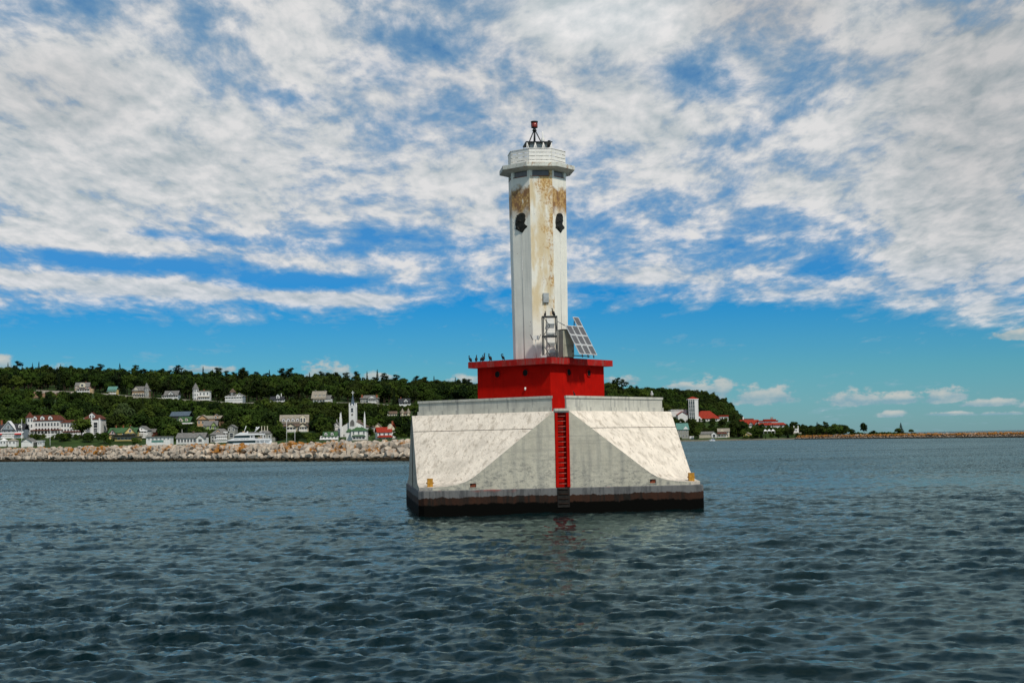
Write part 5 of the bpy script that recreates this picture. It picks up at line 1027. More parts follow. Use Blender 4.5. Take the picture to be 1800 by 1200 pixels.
    h = 19*k; walls(o, -w/2, w/2, -3, 4, h, P_['white']); hip(o, -w/2, w/2, -3, 4, h+.002, 7.5*k, P_['r_green'], .4, .15); win_row(o, lin(-w/2, w/2, 3), -3, h*.8, .7, 1.2); hip(o, -w/2+.8, w/2-.6, -5, -3.4, h*.52, 2*k, P_['r_green'], .3, .2, 'porch_roof'); porch(o, -w/2+.8, w/2-.4, -3, .4, h*.48, 1.8, 5, P_['trim']); win_row(o, lin(-w/2+.6, w/2-.4, 3), -3, h*.32, 1.5, .9); mb = MB(); mb.bb(-.8, .9, -.8, .8, h+5*k, h+10*k); mb.bb(-.2, .2, -.3, .3, h+10*k, h+12*k); mb.build('cupola', P_['trim'], o); walls(o, -w/2-2.6, -w/2-.01, 0, 4, h*.9, P_['white'], name='side_wing'); hip(o, -w/2-2.6, -w/2, 0, 4, h*.9, 1.6, P_['r_green'], .3, .2); mb = MB(); mb.bb(-w/2+1, w/2+.6, -5.6, -4.9, -4, h*.2); mb.build('garden_wall', P_['stone'], o)
    o, k, w = house('house', 'cream gabled house standing between the church and the red roofed house', 'house', 665, 773, 740, 18, .05)
    h = 20*k; walls(o, -w/2, w/2, -3, 4, h, P_['cream']); gable_wall(o, -w/2, w/2, -3.1, h, 2.6, P_['cream'], 1); gable_front(o, -w/2, w/2, -3.2, 4, h+.02, 2.62, P_['r_tan'], .3); win_row(o, lin(-w/2, w/2, 2), -3.1, h*.85, .8, 1.3); win_row(o, lin(-w/2, w/2, 2), -3, h*.45, .8, 1.3)
    o, k, w = house('house', 'white house with bright red roof beside the church', 'house', 680, 777, 695, 36, .25)
    h = 18*k; walls(o, -w/2, 2, -3, 4, h, P_['white']); gable_side(o, -w/2, 2, -3, 4, h+.002, 8*k, P_['r_red'], .4); q = gable_wall(o, -1, w/2, -1, h, 4, P_['cream'], 5); walls(o, 2.01, w/2, -1, 5, h, P_['white'], name='right_wing'); gable_front(o, 1.6, w/2, -1.2, 5, h+.03, 4, P_['r_red'], .3); win_row(o, lin(-w/2, 1.5, 3), -3, h*.75, .8, 1.3); hip(o, -w/2, 2, -5, -3.2, h*.48, 1, P_['r_red'], .3, .2, 'porch_roof'); porch(o, -w/2, 2, -3, .4, h*.44, 1.7, 5, P_['trim']); win_row(o, lin(-w/2, 1.5, 3), -3, 1.8, .9, 1.3); mb = MB(); mb.bb(-w/2, w/2, -6, -5.2, -3, .5); mb.build('dark_base', P_['brick'], o); chimney(o, w/2-2, 1, h+2, h+5.2)
    for px, py, wpx, lab, roof_ in ((7, 783, 11, 'tiny white kiosk with pointed roof at the far left shore', 'hip'), (23.5, 783, 14, 'small white hip roofed pavilion at the left shore', 'hip'), (53, 784, 26, 'white boathouse with plain gable end and dark side roof', 'gable')):
        o, k, w = house('pavilion', lab, 'pavilion', px, py, 640, wpx, 0)
        if roof_ == 'hip': walls(o, -w/2, w/2, -w/2, w/2, 8*k, P_['white']); hip(o, -w/2, w/2, -w/2, w/2, 8*k+.002, 5*k, P_['r_tan'] if px > 10 else P_['white'], .2, 0); win_row(o, lin(-w/2, w/2, 2), -w/2, 1.4, .7, .8); mb = MB(); mb.bb(-.25, .25, -.25, .25, 12*k, 14*k); mb.build('cupola', P_['trim'], o)
        else: walls(o, -w/2, w/2-1.5, -2, 4, 8*k, P_['white']); gable_wall(o, -w/2, w/2-2, -2.1, 8*k, 1.4, P_['white'], 1); gable_front(o, -w/2, w/2-2, -2.2, 6, 8*k+.02, 1.42, P_['r_grey'], .3); walls(o, w/2-1.9, w/2+.4, -1, 6, 7*k, P_['dark'], name='side_wing')
    o, k, w = house('ticket_hut', 'little white hut with open front beside the boathouse', 'hut', 72, 783, 640, 9, 0); walls(o, -w/2, w/2, -1.5, 1.5, 8*k, P_['white']); mb = MB(); mb.bb(-w/2-.3, w/2+.3, -1.9, 1.7, 8*k+.003, 8*k+.25); mb.build('flat_roof', P_['trim'], o); win_row(o, (-.45, .5), -1.5, 1.1, .6, .7)
    # ---------- right hand shore
    o, k, w = house('hall', 'white hall with broad red hip roof and tall glass stair tower', 'hall', 1236, 741, 1250, 100, .08, clear=738)
    # glass tower
    x0, x1 = (1207-1236)*k, (1224.5-1236)*k; zt = 38.5*k; mb = MB(); mb.bb(x0+.3, x1-.3, -9.6, -2.4, -6, zt); tg = mb.build('tower_glass', P_['boatglass'], o)
    for x in list(np.linspace(x0+.2, x1-3.4, 4))+[x1-3.0, x1-.5]: mb = MB(); mb.bb(x-.2, x+.2, -10, -9.602, -6, zt); mb.build('mullion', P_['trim'], tg)
    for z in np.linspace(2, zt-1.2, 6): mb = MB(); mb.bb(x0+.42, x1-3.6, -9.85, -9.603, z-.09, z+.09); mb.build('transom', P_['trim'], tg)
    mb = MB(); mb.bb(x1-2.75, x1-.7, -9.9, -9.604, -6, zt); mb.build('tower_panel', P_['trim'], tg); mb = MB(); mb.bb(x0-.2, x1+.2, -10.2, -2, zt+.003, zt+.7); mb.build('cornice', P_['trim'], tg)
    hip(o, x0, x1, -10, -2.2, zt+.71, 4*k, P_['r_red'], .1, 0, 'tower_roof')
    hx0, hx1 = (1220-1236)*k, (1262-1236)*k; walls(o, hx0, hx1, -6, 12, 5*k, P_['white']); hip(o, hx0, hx1, -6, 12, 5*k+.002, 14*k, P_['r_red'], .6, .25)
    q = gable_wall(o, hx0-.5, hx0+6, -8.3, 3*k, 3.4, P_['trim'], .6)
    wx0, wx1 = (1262.5-1236)*k, (1279-1236)*k; walls(o, wx0, wx1, -4, 10, 8.5*k, P_['white'], name='right_wing'); mb = MB(); mb.bb(wx0-.2, wx1+.3, -4.6, 10.4, 8.5*k+.003, 8.5*k+1.1); mb.build('red_fascia', P_['r_red'], o); win_row(o, lin(wx0, wx1, 4), -4, 5*k, 1.1, 1.6)
    lx0, lx1 = (1178-1236)*k, (1206-1236)*k; walls(o, lx0, lx1, -3, 8, 21*k, P_['white'], name='left_wing'); mb = MB(); mb.bb(lx0-.3, lx1, -3.5, 8.3, 21*k+.003, 21*k+.5); mb.build('flat_roof', P_['trim'], o)
    walls(o, lx0+5, lx1-.5, -9, -3.01, 13*k, P_['white'], name='front_bay'); gable_front(o, lx0+5, lx1-1, -9.2, -3.02, 13*k+.02, 5*k, P_['r_red'], .5, 'bay_roof'); gable_wall(o, lx0+5, lx1-1, -9, 13*k, 4.8*k, P_['trim'], .4); win_row(o, lin(hx0+1, hx1-1, 7), -6, 3*k, 1.2, 1.4)
    o, k, w = house('house', 'grey house with teal gambrel roof at the right edge of the pier', 'house', 1199, 771, 1128, 20, .1)
    h = 17*k; walls(o, -w/2, w/2, -4, 4, h, P_['grey']); gable_side(o, -w/2, w/2, -4, 4, h+.002, 10*k, P_['r_teal'], .5); gable_wall(o, 0, w/2, -4.2, h-.3, 2.4, P_['trim'], 1); win_row(o, lin(-w/2, w/2, 3), -4, h-1.6, .9, 1.4); win_row(o, lin(-w/2, w/2, 3), -4, 2.2, 1.0, 1.7); mb = MB(); mb.bb(w/2+.5, w/2+4, -4.5, -2, -2, 2.0); mb.build('white_shed', P_['trim'], o)
    o, k, w = house('boathouse', 'long low beige boathouse with dark doorway on the right hand shore', 'building', 1244, 769.5, 1128, 30, -.08)
    h = 7*k; walls(o, -w/2, w/2, -4, 4, h, P_['beige']); gable_side(o, -w/2, w/2-2, -4, 4, h+.002, 4*k, P_['r_grey'], .4); q = gable_wall(o, w/2-4, w/2, -4.6, h, 1.7, P_['trim'], 2); walls(o, w/2-4, w/2, -4.6, -4.01, h-.01, P_['trim'], name='front_bay'); gable_front(q, w/2-4, w/2, -4.7, -1, h+.02, 1.7, P_['r_grey'], .3); window(o, w/2-2, -4.6, 1.6, 2, 2.2)
    o, k, w = house('house', 'small cream house with red porch roof on the right hand shore', 'house', 1272, 768, 1128, 20, -.1)
    h = 10*k; walls(o, -w/2, w/2, -3, 5, h, P_['cream']); gable_side(o, -w/2, w/2, -3, 5, h+.002, 5*k, P_['r_tan'], .4); q = gable_wall(o, -w/2+1, .6, -3.4, h-.2, 2, P_['cream'], 1); hip(o, -w/2-1, w/2-2, -5.4, -3.2, 6*k, 1.2, P_['r_maroon'], .3, .2, 'porch_roof'); porch(o, -w/2-.6, w/2-2, -3, .3, 5.6*k, 2.2, 4, P_['trim'], False); win_row(o, lin(-w/2, w/2, 3), -3, h-1, .9, 1.1); win_row(o, lin(-w/2, w/2, 3), -3, 1.5, 1.0, 1.4)
    o, k, w = house('shed', 'little yellow shed with pale roof on the right hand shore', 'shed', 1314, 767, 1118, 12, -.4); walls(o, -w/2, w/2, -2.5, 2.5, 4*k, P_['yellow']); gable_front(o, -w/2, w/2, -2.6, 2.6, 4*k+.002, 3*k, P_['r_tan'], .3); gable_wall(o, -w/2, w/2, -2.5, 4*k, 2.6*k, P_['yellow'], .3); win_row(o, (0,), -2.5, 1.0, .9, .9)
    o, k, w = house('lodge', 'rambling red roofed lodge among trees beyond the glass tower', 'building', 1317, 752, 1200, 32, .1, clear=747)
    h = 6*k; walls(o, -w/2, w/2, -5, 5, h, P_['white']); gable_side(o, -w/2, w/2, -5, 5, h+.002, 8*k, P_['r_red'], .5); 
    for x in (-5, 0, 5): q = gable_wall(o, x-2.2, x+2.2, -6, h-.2, 2.2, P_['white'], 3); gable_front(q, x-2.2, x+2.2, -6.2, -1, h-.18, 2.2, P_['r_red'], .4); window(q, x, -6, h+.5, .9, .9)
    walls(o, -3, 6, 6, 12, 12*k, P_['white'], name='rear_wing'); gable_side(o, -3, 6, 6, 12, 12*k+.002, 4.5*k, P_['r_maroon'], .4); mb = MB(); mb.bb(-3.2, -2.2, 8, 9, 14*k, 20*k); mb.build('chimney', P_['white'], o)
    o, k, w = house('conference_building', 'white banded building with red roof edges and a square grey chimney', 'building', 1351, 752, 1200, 42, -.05, clear=747)
    h = 9*k; walls(o, -w/2+1, w/2-3, -5, 6, h+2.6*k, P_['white']); mb = MB(); mb.bb(-w/2+.4, w/2-2.4, -5.6, 6.4, h+2.6*k+.003, h+4.2*k); mb.build('red_fascia', P_['r_red'], o); win_row(o, lin(-w/2+1.6, w/2-8, 3), -5, h-.2, 3.2, 1.3); mb = MB(); mb.bb(2, 4, -1, 1, h+4.2*k, h+10*k); mb.build('chimney', P_['grey'], o); mb = MB(); mb.bb(-w/2+6, w/2-4, -3, 4, h+4.21*k, h+6.4*k); mb.build('red_penthouse', P_['r_red'], o); hip(o, -w/2, w/2+3, -10, -5.7, h-4*k, 4*k, P_['r_red'], .4, .2, 'lower_roof'); walls(o, -w/2+1, w/2+2, -9.6, -5.1, h-4*k-.01, P_['white'], name='lower_wall')
    o, k, w = house('beacon_house', 'narrow white tower house with two posts on the low point', 'tower', 1399, 762, 1090, 9, 0); walls(o, -w/2, w/2, -1.5, 1.5, 9*k, P_['white']); 
    for x in (-w/2+.35, w/2-.35): mb = MB(); mb.bb(x-.3, x+.3, -1.4, -.8, 9*k+.002, 14*k); mb.build('corner_post', P_['trim'], o)
    win_row(o, (0,), -1.5, 2.6, .9, 1.2); mb = MB(); mb.bb(-w/2-.6, w/2+1.8, -2.5, -1.52, -2, .9); mb.build('base', P_['stone'], o)
    p = at(1352, 761.5, 1105); o = thing('marquee', 'white marquee tent on the lawn of the low point', 'tent', p); PADS.append((p[0], p[1], p[2], 7)); HS.append((1352, 760, 12, 1105))
    for i in range(3): x = (i-1)*3.0; mb = MB(); mb.loft([[(x-1.48, -2, 1.9), (x+1.48, -2, 1.9), (x+1.48, 2, 1.9), (x-1.48, 2, 1.9)], [(x-.05, -.05, 3.3), (x+.05, -.05, 3.3), (x+.05, .05, 3.3), (x-.05, .05, 3.3)]]); mb.build('canopy', P_['trim'], o)
    for x in (-4.4, -1.5, 1.5, 4.4):
        for y in (-1.9, 1.9): mb = MB(); mb.bb(x-.06, x+.06, y-.06, y+.06, -.5, 1.9); mb.build('pole', P_['trim'], o)
town()
# ---------- wall along the bluff road
def bluff_wall():
    for (a, b, lab) in ((62, 128, 'pale low wall and parapet along the road above the bare bank'), (176, 300, 'low stone wall edging the bluff road, left stretch'), (318, 445, 'low stone wall edging the bluff road below the white turreted cottage'), (590, 690, 'pale stone wall edging the bluff road above the church')):
        zz = lambda p: ip(p, *ZB); t = thing('stone_wall', lab, 'wall', (0, 0, 0)); xs = np.linspace(a, b, 8); mb = MB(); ms = []
        for p, q in zip(xs[:-1], xs[1:]):
            P0 = ((p-900)/F*951, 951, zz(p)-2.6); P1 = ((q-900)/F*951-.05, 951, zz(q)-2.6); m2 = MB()
            m2.add([(P0[0], 951, P0[2]-2.4), (P1[0], 951, P1[2]-2.4), (P1[0], 951, P1[2]+.9), (P0[0], 951, P0[2]+.9), (P0[0], 951.5, P0[2]-2.4), (P1[0], 951.5, P1[2]-2.4), (P1[0], 951.5, P1[2]+.9), (P0[0], 951.5, P0[2]+.9)], [(0, 1, 2, 3), (4, 7, 6, 5), (3, 2, 6, 7), (0, 4, 5, 1), (0, 3, 7, 4), (1, 5, 6, 2)]); m2.build('wall_panel', P_['stone'], t)
            HS.append(((p+q)/2, pix(P0)[1]-2, (q-p)/2+1, 951))
bluff_wall()
# ---------- poles, boats, small stuff on the water front
def poles():
    for px, y0, y1, D, lab in ((38, 786, 737, 640, 'tall white flagpole before the far left gabled house'), (88, 784, 749, 640, 'white flagpole on the lawn of the waterside hotel'), (504, 780, 739, 660, 'tall white flagpole left of the cream hotel front'), (518.5, 780, 755, 660, 'shorter white flagpole in front of the cream hotel'), (320, 768, 755, 690, 'thin pole beside the long white cottage')):
        b, t_ = at(px, y0, D), at(px, y1, D); t = thing('flagpole', lab, 'flagpole', b); H = float(t_[2]-b[2]); mb = MB(); mb.tube([(0, 0, -3), (0, 0, H)], [.10, .06], 8); mb.build('pole', P_['trim'], t); mb = MB(); mb.tube([(0, 0, H+.002), (0, 0, H+.12), (0, 0, H+.24)], [.05, .12, .03], 8); mb.build('finial', P_['trim'], t); HS.append((px, y0-6, 2, D))
poles()
def ferry():
    D = 560; k = D/F; c = at(439, 781, D); t = thing('ferry', 'white two deck passenger ferry with dark window bands behind the breakwater', 'ferry', (c[0], D, 0), 0)
    zy = lambda y: CAM_H+(hor(439)-y)*k; X = lambda px: (px-439)*k
    HS.append((439, 781, 42, D))
    hx0, hx1 = X(398), X(479)
    mb = MB()
    def hull(z, f): return [(hx0+f*1.6, 0, z), (hx0+3.2, -2.4*(1-.1*f), z), (hx1, -2.5, z), (hx1, 2.5, z), (hx0+3.2, 2.4*(1-.1*f), z)]
    mb.loft([hull(-.5, 1), hull(zy(778), 0)]); mb.build('hull', P_['hull'], t)
    def deck(name, m, pts, y0=-2.3, y1=2.3): mb = MB(); mb.ext([(X(a), zy(b)) for a, b in pts], y0, y1); return mb.build(name, m, t)
    deck('lower_windows', P_['boatglass'], [(400, 777.9), (450, 777.9), (450, 774), (403.5, 774)], -2.2, 2.2)
    deck('main_cabin', P_['hull'], [(451, 777.9), (477, 777.9), (476, 773.6), (451, 773.6)], -1.2, 2.1)
    for px in (451.2, 458, 466): deck('stanchion', P_['hull'], [(px, 777.9), (px+1, 777.9), (px+1, 773.6), (px, 773.6)], -2.25, -1.9)
    dk = deck('mid_band', P_['hull'], [(398.5, 773.9), (476, 773.5), (476, 771), (449, 770.8), (444, 769.2), (412, 769.2), (406, 771.6)])
    deck('upper_windows', P_['boatglass'], [(412.5, 769), (441, 769), (441, 765.2), (414.5, 765.2)], -2.1, 2.1)
    deck('aft_screen', P_['hull'], [(441.2, 769.2), (442.2, 769.2), (442.2, 765.2), (441.2, 765.2)], -2.1, 2.1)
    for px in (446, 448, 463.5): deck('stanchion', P_['hull'], [(px, 770.9), (px+1, 770.9), (px+1, 764.4), (px, 764.4)], -2.15, -1.85)
    deck('rail', P_['hull'], [(449, 769.6), (475, 769.6), (475, 769.1), (449, 769.1)], -2.28, -2.22)
    deck('bench', P_['tan'], [(455, 770.8), (463, 770.8), (463, 767.5), (455, 767.5)], -1.4, 1.4)
    deck('canopy', P_['hull'], [(413, 765), (464.5, 764.2), (464.5, 762), (438, 761.6), (436, 759.6), (424, 759.6), (421, 761)], -2.35, 2.35)
    deck('upper_rail', P_['r_grey'], [(438, 761.5), (463, 761.8), (463, 759.5), (437, 758.8)], -1.4, 1.4)
    def mast(name, a, b, r, m='hull'): mb = MB(); mb.tube([(X(a[0]), 0, zy(a[1])), (X(b[0]), 0, zy(b[1]))], r, 6); mb.build(name, P_[m], t)
    mast('antenna_mast', (429, 759), (433, 748.5), .13); mast('radar_mast', (446.5, 760.5), (456, 750.5), .2); mast('radar', (449, 755), (453, 754.4), .22); mast('radar', (450, 752), (452.6, 751.6), .35); mast('life_raft', (456, 760), (460, 760), .3); mast('roof_box', (426, 758.8), (430, 758.8), .25, 'tan'); mast('life_raft', (434, 758.9), (436.5, 758.9), .25)
    # dark lettering too small to read: three short words as raised bars
    rg = random.Random(4)
    mb = MB()
    for a, b in ((413.8, 422.2), (424.2, 432.4), (434.3, 438.6)):
        q = a
        while q < b: wd = rg.uniform(.5, .8); mb.bb(X(q), X(q+wd), -2.315, -2.302, zy(771.9)+rg.choice((0, .06)), zy(770.3)-rg.choice((0, .12, .2))); q += wd+.3
    mb.build('lettering', P_['slate'], dk)
ferry()
def small_boat(px, D, L, label, cover='hull', fly=True, rz=0):
    hz_ = at(px, hor(px), D); t = thing('motor_boat', label, 'boat', (hz_[0], D, 0), rz); B = L*.3; s = L/6
    mb = MB(); mb.loft([[(-L/2+L*.12, 0, -.3), (-L*.2, -B*.38, -.3), (L/2, -B*.4, -.3), (L/2, B*.4, -.3), (-L*.2, B*.38, -.3)], [(-L/2, 0, 1.25*s), (-L*.2, -B/2, 1.05*s), (L/2, -B*.48, .9*s), (L/2, B*.48, .9*s), (-L*.2, B/2, 1.05*s)]]); mb.build('hull', P_['hull'], t)
    mb = MB(); mb.ext([(-L*.2, .95*s), (L*.3, .9*s), (L*.3, 1.75*s), (-L*.06, 1.8*s)], -B*.36, B*.36); cb = mb.build('cabin', P_['hull'], t); mb = MB(); mb.ext([(-L*.12, 1.25*s), (L*.26, 1.2*s), (L*.26, 1.62*s), (-L*.05, 1.66*s)], -B*.365, -B*.36-.001); mb.build('window', P_['boatglass'], cb)
    if fly:
        mb = MB(); mb.ext([(-L*.05, 1.81*s), (L*.3, 1.77*s), (L*.28, 2.3*s), (0, 2.4*s)], -B*.3, B*.3); mb.build('flybridge', P_[cover], t); mb = MB(); mb.bb(-L*.02, L*.26, -B*.32, B*.32, 3.2*s, 3.3*s); mb.build('bimini', P_['trim'], t)
        for x in (0, L*.24):
            for y in (-B*.29, B*.29): mb = MB(); mb.tube([(x, y, 2.3*s), (x, y, 3.2*s)], .04, 5); mb.build('pole', P_['trim'], t)
        mb = MB(); mb.tube([(L*.1, 0, 3.3*s), (L*.1, 0, 4.1*s)], [.05, .2], 6); mb.build('radar', P_['trim'], t)
    else: mb = MB(); mb.ext([(-L*.1, .9*s), (L*.45, .9*s), (L*.42, 1.5*s), (0, 1.55*s)], -B*.4, B*.4); mb.build('cover', P_[cover], t)
    HS.append((px, 782, L/D*F/2+2, D))
small_boat(294, 560, 7.2, 'white flybridge cruiser moored before the low dock building')
small_boat(1251, 1080, 5.0, 'small white motor boat with blue cover off the right hand shore', 'blue', False)
small_boat(378, 575, 5.5, 'low white motor boat moored just left of the ferry', 'hull', True, .1)
def pilings():
    m = mat('old_dock_timber', (.05, .04, .03), .9, .1, var=.4)
    b0, b1 = Vector(((1418-900)/F*1028, 1028)), Vector(((1476-900)/F*980, 980))
    for i, q in enumerate(np.linspace(0, 1, 11)):
        p = b0.lerp(b1, float(q)); t = thing('piling', ('leftmost', 'second from the left', 'third from the left', 'fourth from the left', 'fifth from the left', 'middle', 'fifth from the right', 'fourth from the right', 'third from the right', 'second from the right', 'rightmost')[i]+' dark timber piling before the orange stones', 'post', (p.x, p.y, 0), 0, 'timber pilings at the low point'); h = 2.7+.5*math.sin(i*2.3)
        mb = MB(); mb.tube([(0, 0, -1), (0, 0, h)], [.38, .32], 8); mb.build('shaft', m, t); mb = MB(); mb.tube([(0, 0, h*.7), (0, 0, h*.76)], .42, 8); mb.build('band', M_RUST, t)
pilings()
build_terrain()
# ================================================================== TREES
def leaf_mat(name, a, b, c):
    m = bpy.data.materials.new(name); m.use_nodes = True; nt = NT(m.node_tree); p = nt.n['Principled BSDF']; p.inputs['Roughness'].default_value = .85; p.inputs['Specular IOR Level'].default_value = .08
    rnd = nt.new('ShaderNodeObjectInfo').outputs['Random']; g = nt.new('ShaderNodeNewGeometry').outputs['Position']
    n = nt.noise(g, .5, 4, .7); base = nt.mix(rnd, a, b); base = nt.mix(nt.ramp(n, .45, .70, 0, .5), base, c)
    base = nt.mix(nt.ramp(nt.noise(g, .022, 2, .5), .45, .62, 0, .35), base, (.045, .05, .008))
    nt.put(p.inputs['Base Color'], base); return m
ML = {'leaf': leaf_mat('broadleaf_foliage', (.003, .010, .002), (.033, .062, .008), (.042, .070, .009)), 'bright': leaf_mat('light_green_foliage', (.040, .072, .009), (.058, .088, .012), (.075, .108, .014)),  # bright: lighter leaf colour of some trees and bushes
      'willow': leaf_mat('grey_green_foliage', (.042, .066, .022), (.058, .08, .028), (.066, .09, .03)), 'conifer': leaf_mat('conifer_foliage', (.005, .013, .005), (.013, .025, .007), (.016, .029, .008)), 'bark': mat('tree_bark', (.045, .034, .024), .95, .05, var=.3, vscale=2)}
def cards(C, Nn, size, rg, asp=1.0):
    """leaf clump faces: centres, facing directions, sizes -> verts, quads"""
    n = len(C); Nn = Nn/np.linalg.norm(Nn, axis=1, keepdims=True); up = rg.normal(size=(n, 3)); T = np.cross(Nn, up); T /= np.linalg.norm(T, axis=1, keepdims=True)+1e-9; B = np.cross(Nn, T)
    s = size[:, None]*rg.uniform(.7, 1.3, (n, 1)); a = s*asp
    j = lambda: rg.uniform(.75, 1.2, (n, 1))
    V = np.stack([C-T*s*j()-B*a*j()*.4, C+T*s*.3*j()-B*a*j(), C+T*s*j()+B*a*j()*.4, C-T*s*.3*j()+B*a*j()], 1).reshape(-1, 3)
    return V, np.arange(n*4).reshape(n, 4)
def broad(seed, W=.36, base=.16, lobes=26, per=42, flat=1.0):
    rg = np.random.default_rng(seed); Cs, Ns, Ss = [], [], []
    cz, rz_ = (1+base)/2, (1-base)/2
    for i in range(lobes):
        d = rg.normal(size=3); d /= np.linalg.norm(d); d[2] = d[2]*.9+.08; rr = rg.uniform(.35, .74)
        c = np.array([d[0]*W*rr, d[1]*W*rr, cz+d[2]*rz_*rr*flat]); lr = rg.uniform(.30, .46)*W*(1.1-.3*rr)
        q = rg.normal(size=(per, 3)); q /= np.linalg.norm(q, axis=1, keepdims=True); q[:, 2] = np.where(q[:, 2] < -.3, -q[:, 2], q[:, 2])
        Cs.append(c+q*np.array([1, 1, .8])*lr*rg.uniform(.72, 1.08, (per, 1))); Ns.append(q+rg.normal(size=(per, 3))*.35+np.array([0, 0, .25])); Ss.append(np.full(per, lr*.24))
    V, Q = cards(np.concatenate(Cs), np.concatenate(Ns), np.concatenate(Ss), rg); mxv = V[:, 2].max(); V[:, 2] *= 1/mxv
    mb = MB(); mb.tube([(0, 0, -.12), (0, 0, .1), (.012, .004, .35), (.0, .01, .62)], [.034, .026, .02, .008], 6)
    for i in range(4): a = i*1.7+seed; mb.tube([(0, 0, .22+.06*i), (.12*math.cos(a), .12*math.sin(a), .42+.07*i), (.2*math.cos(a), .2*math.sin(a), .56+.06*i)], [.014, .009, .003], 5)
    return V, Q, mb
def spruce(seed, W=.17):
    rg = np.random.default_rng(seed); n = 620; t = rg.uniform(0, 1, n)**1.35; a = rg.uniform(0, 2*np.pi, n); lay = .55+.45*np.abs(np.sin(t*26+rg.uniform(0, .5, n)))
    r = W*(1-t)*lay*rg.uniform(.45, 1.08, n)+.006; C = np.stack([r*np.cos(a), r*np.sin(a), .08+t*.91-r*.35], 1)
    Nn = np.stack([np.cos(a)*.6, np.sin(a)*.6, np.full(n, .8)], 1)+rg.normal(size=(n, 3))*.3
    V, Q = cards(C, Nn, .010+.024*(1-t), rg, 1.1); mb = MB(); mb.tube([(0, 0, -.1), (0, 0, .5), (0, 0, .985)], [.018, .011, .003], 6); return V, Q, mb
def pine(seed):
    rg = np.random.default_rng(seed); Cs, Ns, Ss = [], [], []; mb = MB(); lean = rg.normal(size=2)*.03
    mb.tube([(0, 0, -.1), (lean[0]*.5, lean[1]*.5, .5), (lean[0], lean[1], .97)], [.022, .016, .005], 6)
    for i in range(13):
        z = .36+.60*(i/12)**.9+rg.uniform(-.02, .02); a = rg.uniform(0, 6.28); L = (.20*(1-((i/12)-.35)**2*1.3))*rg.uniform(.55, 1.25)
        mb.tube([(lean[0]*z, lean[1]*z, z-.02), (lean[0]*z+math.cos(a)*L*.8, lean[1]*z+math.sin(a)*L*.8, z+.02)], [.008, .003], 4)
        for s_ in (.45, .8, 1.0):
            c = np.array([lean[0]*z+math.cos(a)*L*s_, lean[1]*z+math.sin(a)*L*s_, z+.015]); m = 20; q = rg.normal(size=(m, 3)); Cs.append(c+q*np.array([.042, .042, .018])); Ns.append(np.array([0, 0, 1])+q*.6); Ss.append(np.full(m, .024))
    c = np.array([lean[0], lean[1], .97]); q = rg.normal(size=(26, 3)); Cs.append(c+q*np.array([.03, .03, .025])); Ns.append(np.array([0, 0, 1])+q*.6); Ss.append(np.full(26, .018))
    V, Q = cards(np.concatenate(Cs), np.concatenate(Ns), np.concatenate(Ss), rg); V[:, 2] *= 1/V[:, 2].max(); return V, Q, mb
KINDS = {}
def make_kind(k, data, leaf, n=None):
    V, Q, mb = data; crown = np_mesh('crown', V, Q, ML[leaf]); trunk = mb.mesh('trunk', ML['bark'])
    tv = np.array(mb.v); KINDS[k] = (crown, trunk, V, Q, mb, leaf)
for i in range(6): make_kind(f'broad{i}', broad(20+i, W=(.34, .40, .30, .46, .36, .42)[i], base=(.14, .1, .12, .16, .08, .12)[i]), 'leaf')
make_kind('hero0', broad(40, .52, .14, 46, 60, 1.0), 'leaf'); make_kind('hero1', broad(41, .42, .1, 44, 60), 'bright'); make_kind('willow', broad(42, .42, .06, 44, 60), 'willow'); make_kind('bright0', broad(43, .40, .1, 26, 44), 'bright')
make_kind('bush', broad(44, .62, -.1, 22, 40, .9), 'leaf'); make_kind('brightbush', broad(45, .66, -.1, 22, 40, .9), 'bright')
for i in range(3): make_kind(f'spruce{i}', spruce(60+i, (.16, .20, .13)[i]), 'conifer')
for i in range(4): make_kind(f'pine{i}', pine(70+i), 'conifer')
def kind_w(k): return {'s': .17, 'p': .2}.get(k[0], .4) if not k.startswith(('bush', 'brightb', 'hero')) else .55
def limit_h(x, y, z, r):
    """tallest tree at this spot that leaves the houses behind it in view"""
    px = 900+F*x/y; rp = r/y*F; H = 99
    for (hx, hy, hw, D) in HS:
        if y < D-.5 and abs(px-hx) < hw+rp*.75:
            zt = CAM_H+(hor(hx)-hy)/F*y; H = min(H, zt-z)
    return H
PLACED = []
TREES = []
def tree(k, x, y, H, label, group=None, name='tree', wide=1.0, z=None):
    z = ground(x, y)-.2 if z is None else z; t = thing(name, label, 'tree', (x, y, z), random.uniform(0, 6.28), group)
    s = (H*wide, H*wide, H); link('trunk', KINDS[k][1], t, sc=s); link('crown', KINDS[k][0], t, sc=s); PLACED.append((x, y, H*kind_w(k)*wide))
    if group: TREES.append((t, name, label.split(' standing ')[0].split(' on the ')[0].split(' below ')[0].split(' around ')[0].split(' in the ')[0], pix((x, y, z))[0], pix((x, y, z+H*.6))[1], H, y))
    return t
def near_house(x, y, pad=.0): return any((x-X)**2+(y-Y)**2 < (r*.8+pad)**2 for X, Y, Z, r in PADS)
def hero(k, px, ytop, ybase, D, label, wide=1.0, name='tree'):
    p = at(px, ybase, D); H = float(at(px, ytop, D)[2]-p[2]); tree(k, p[0], D, H, label, None, name, wide, z=float(p[2]))
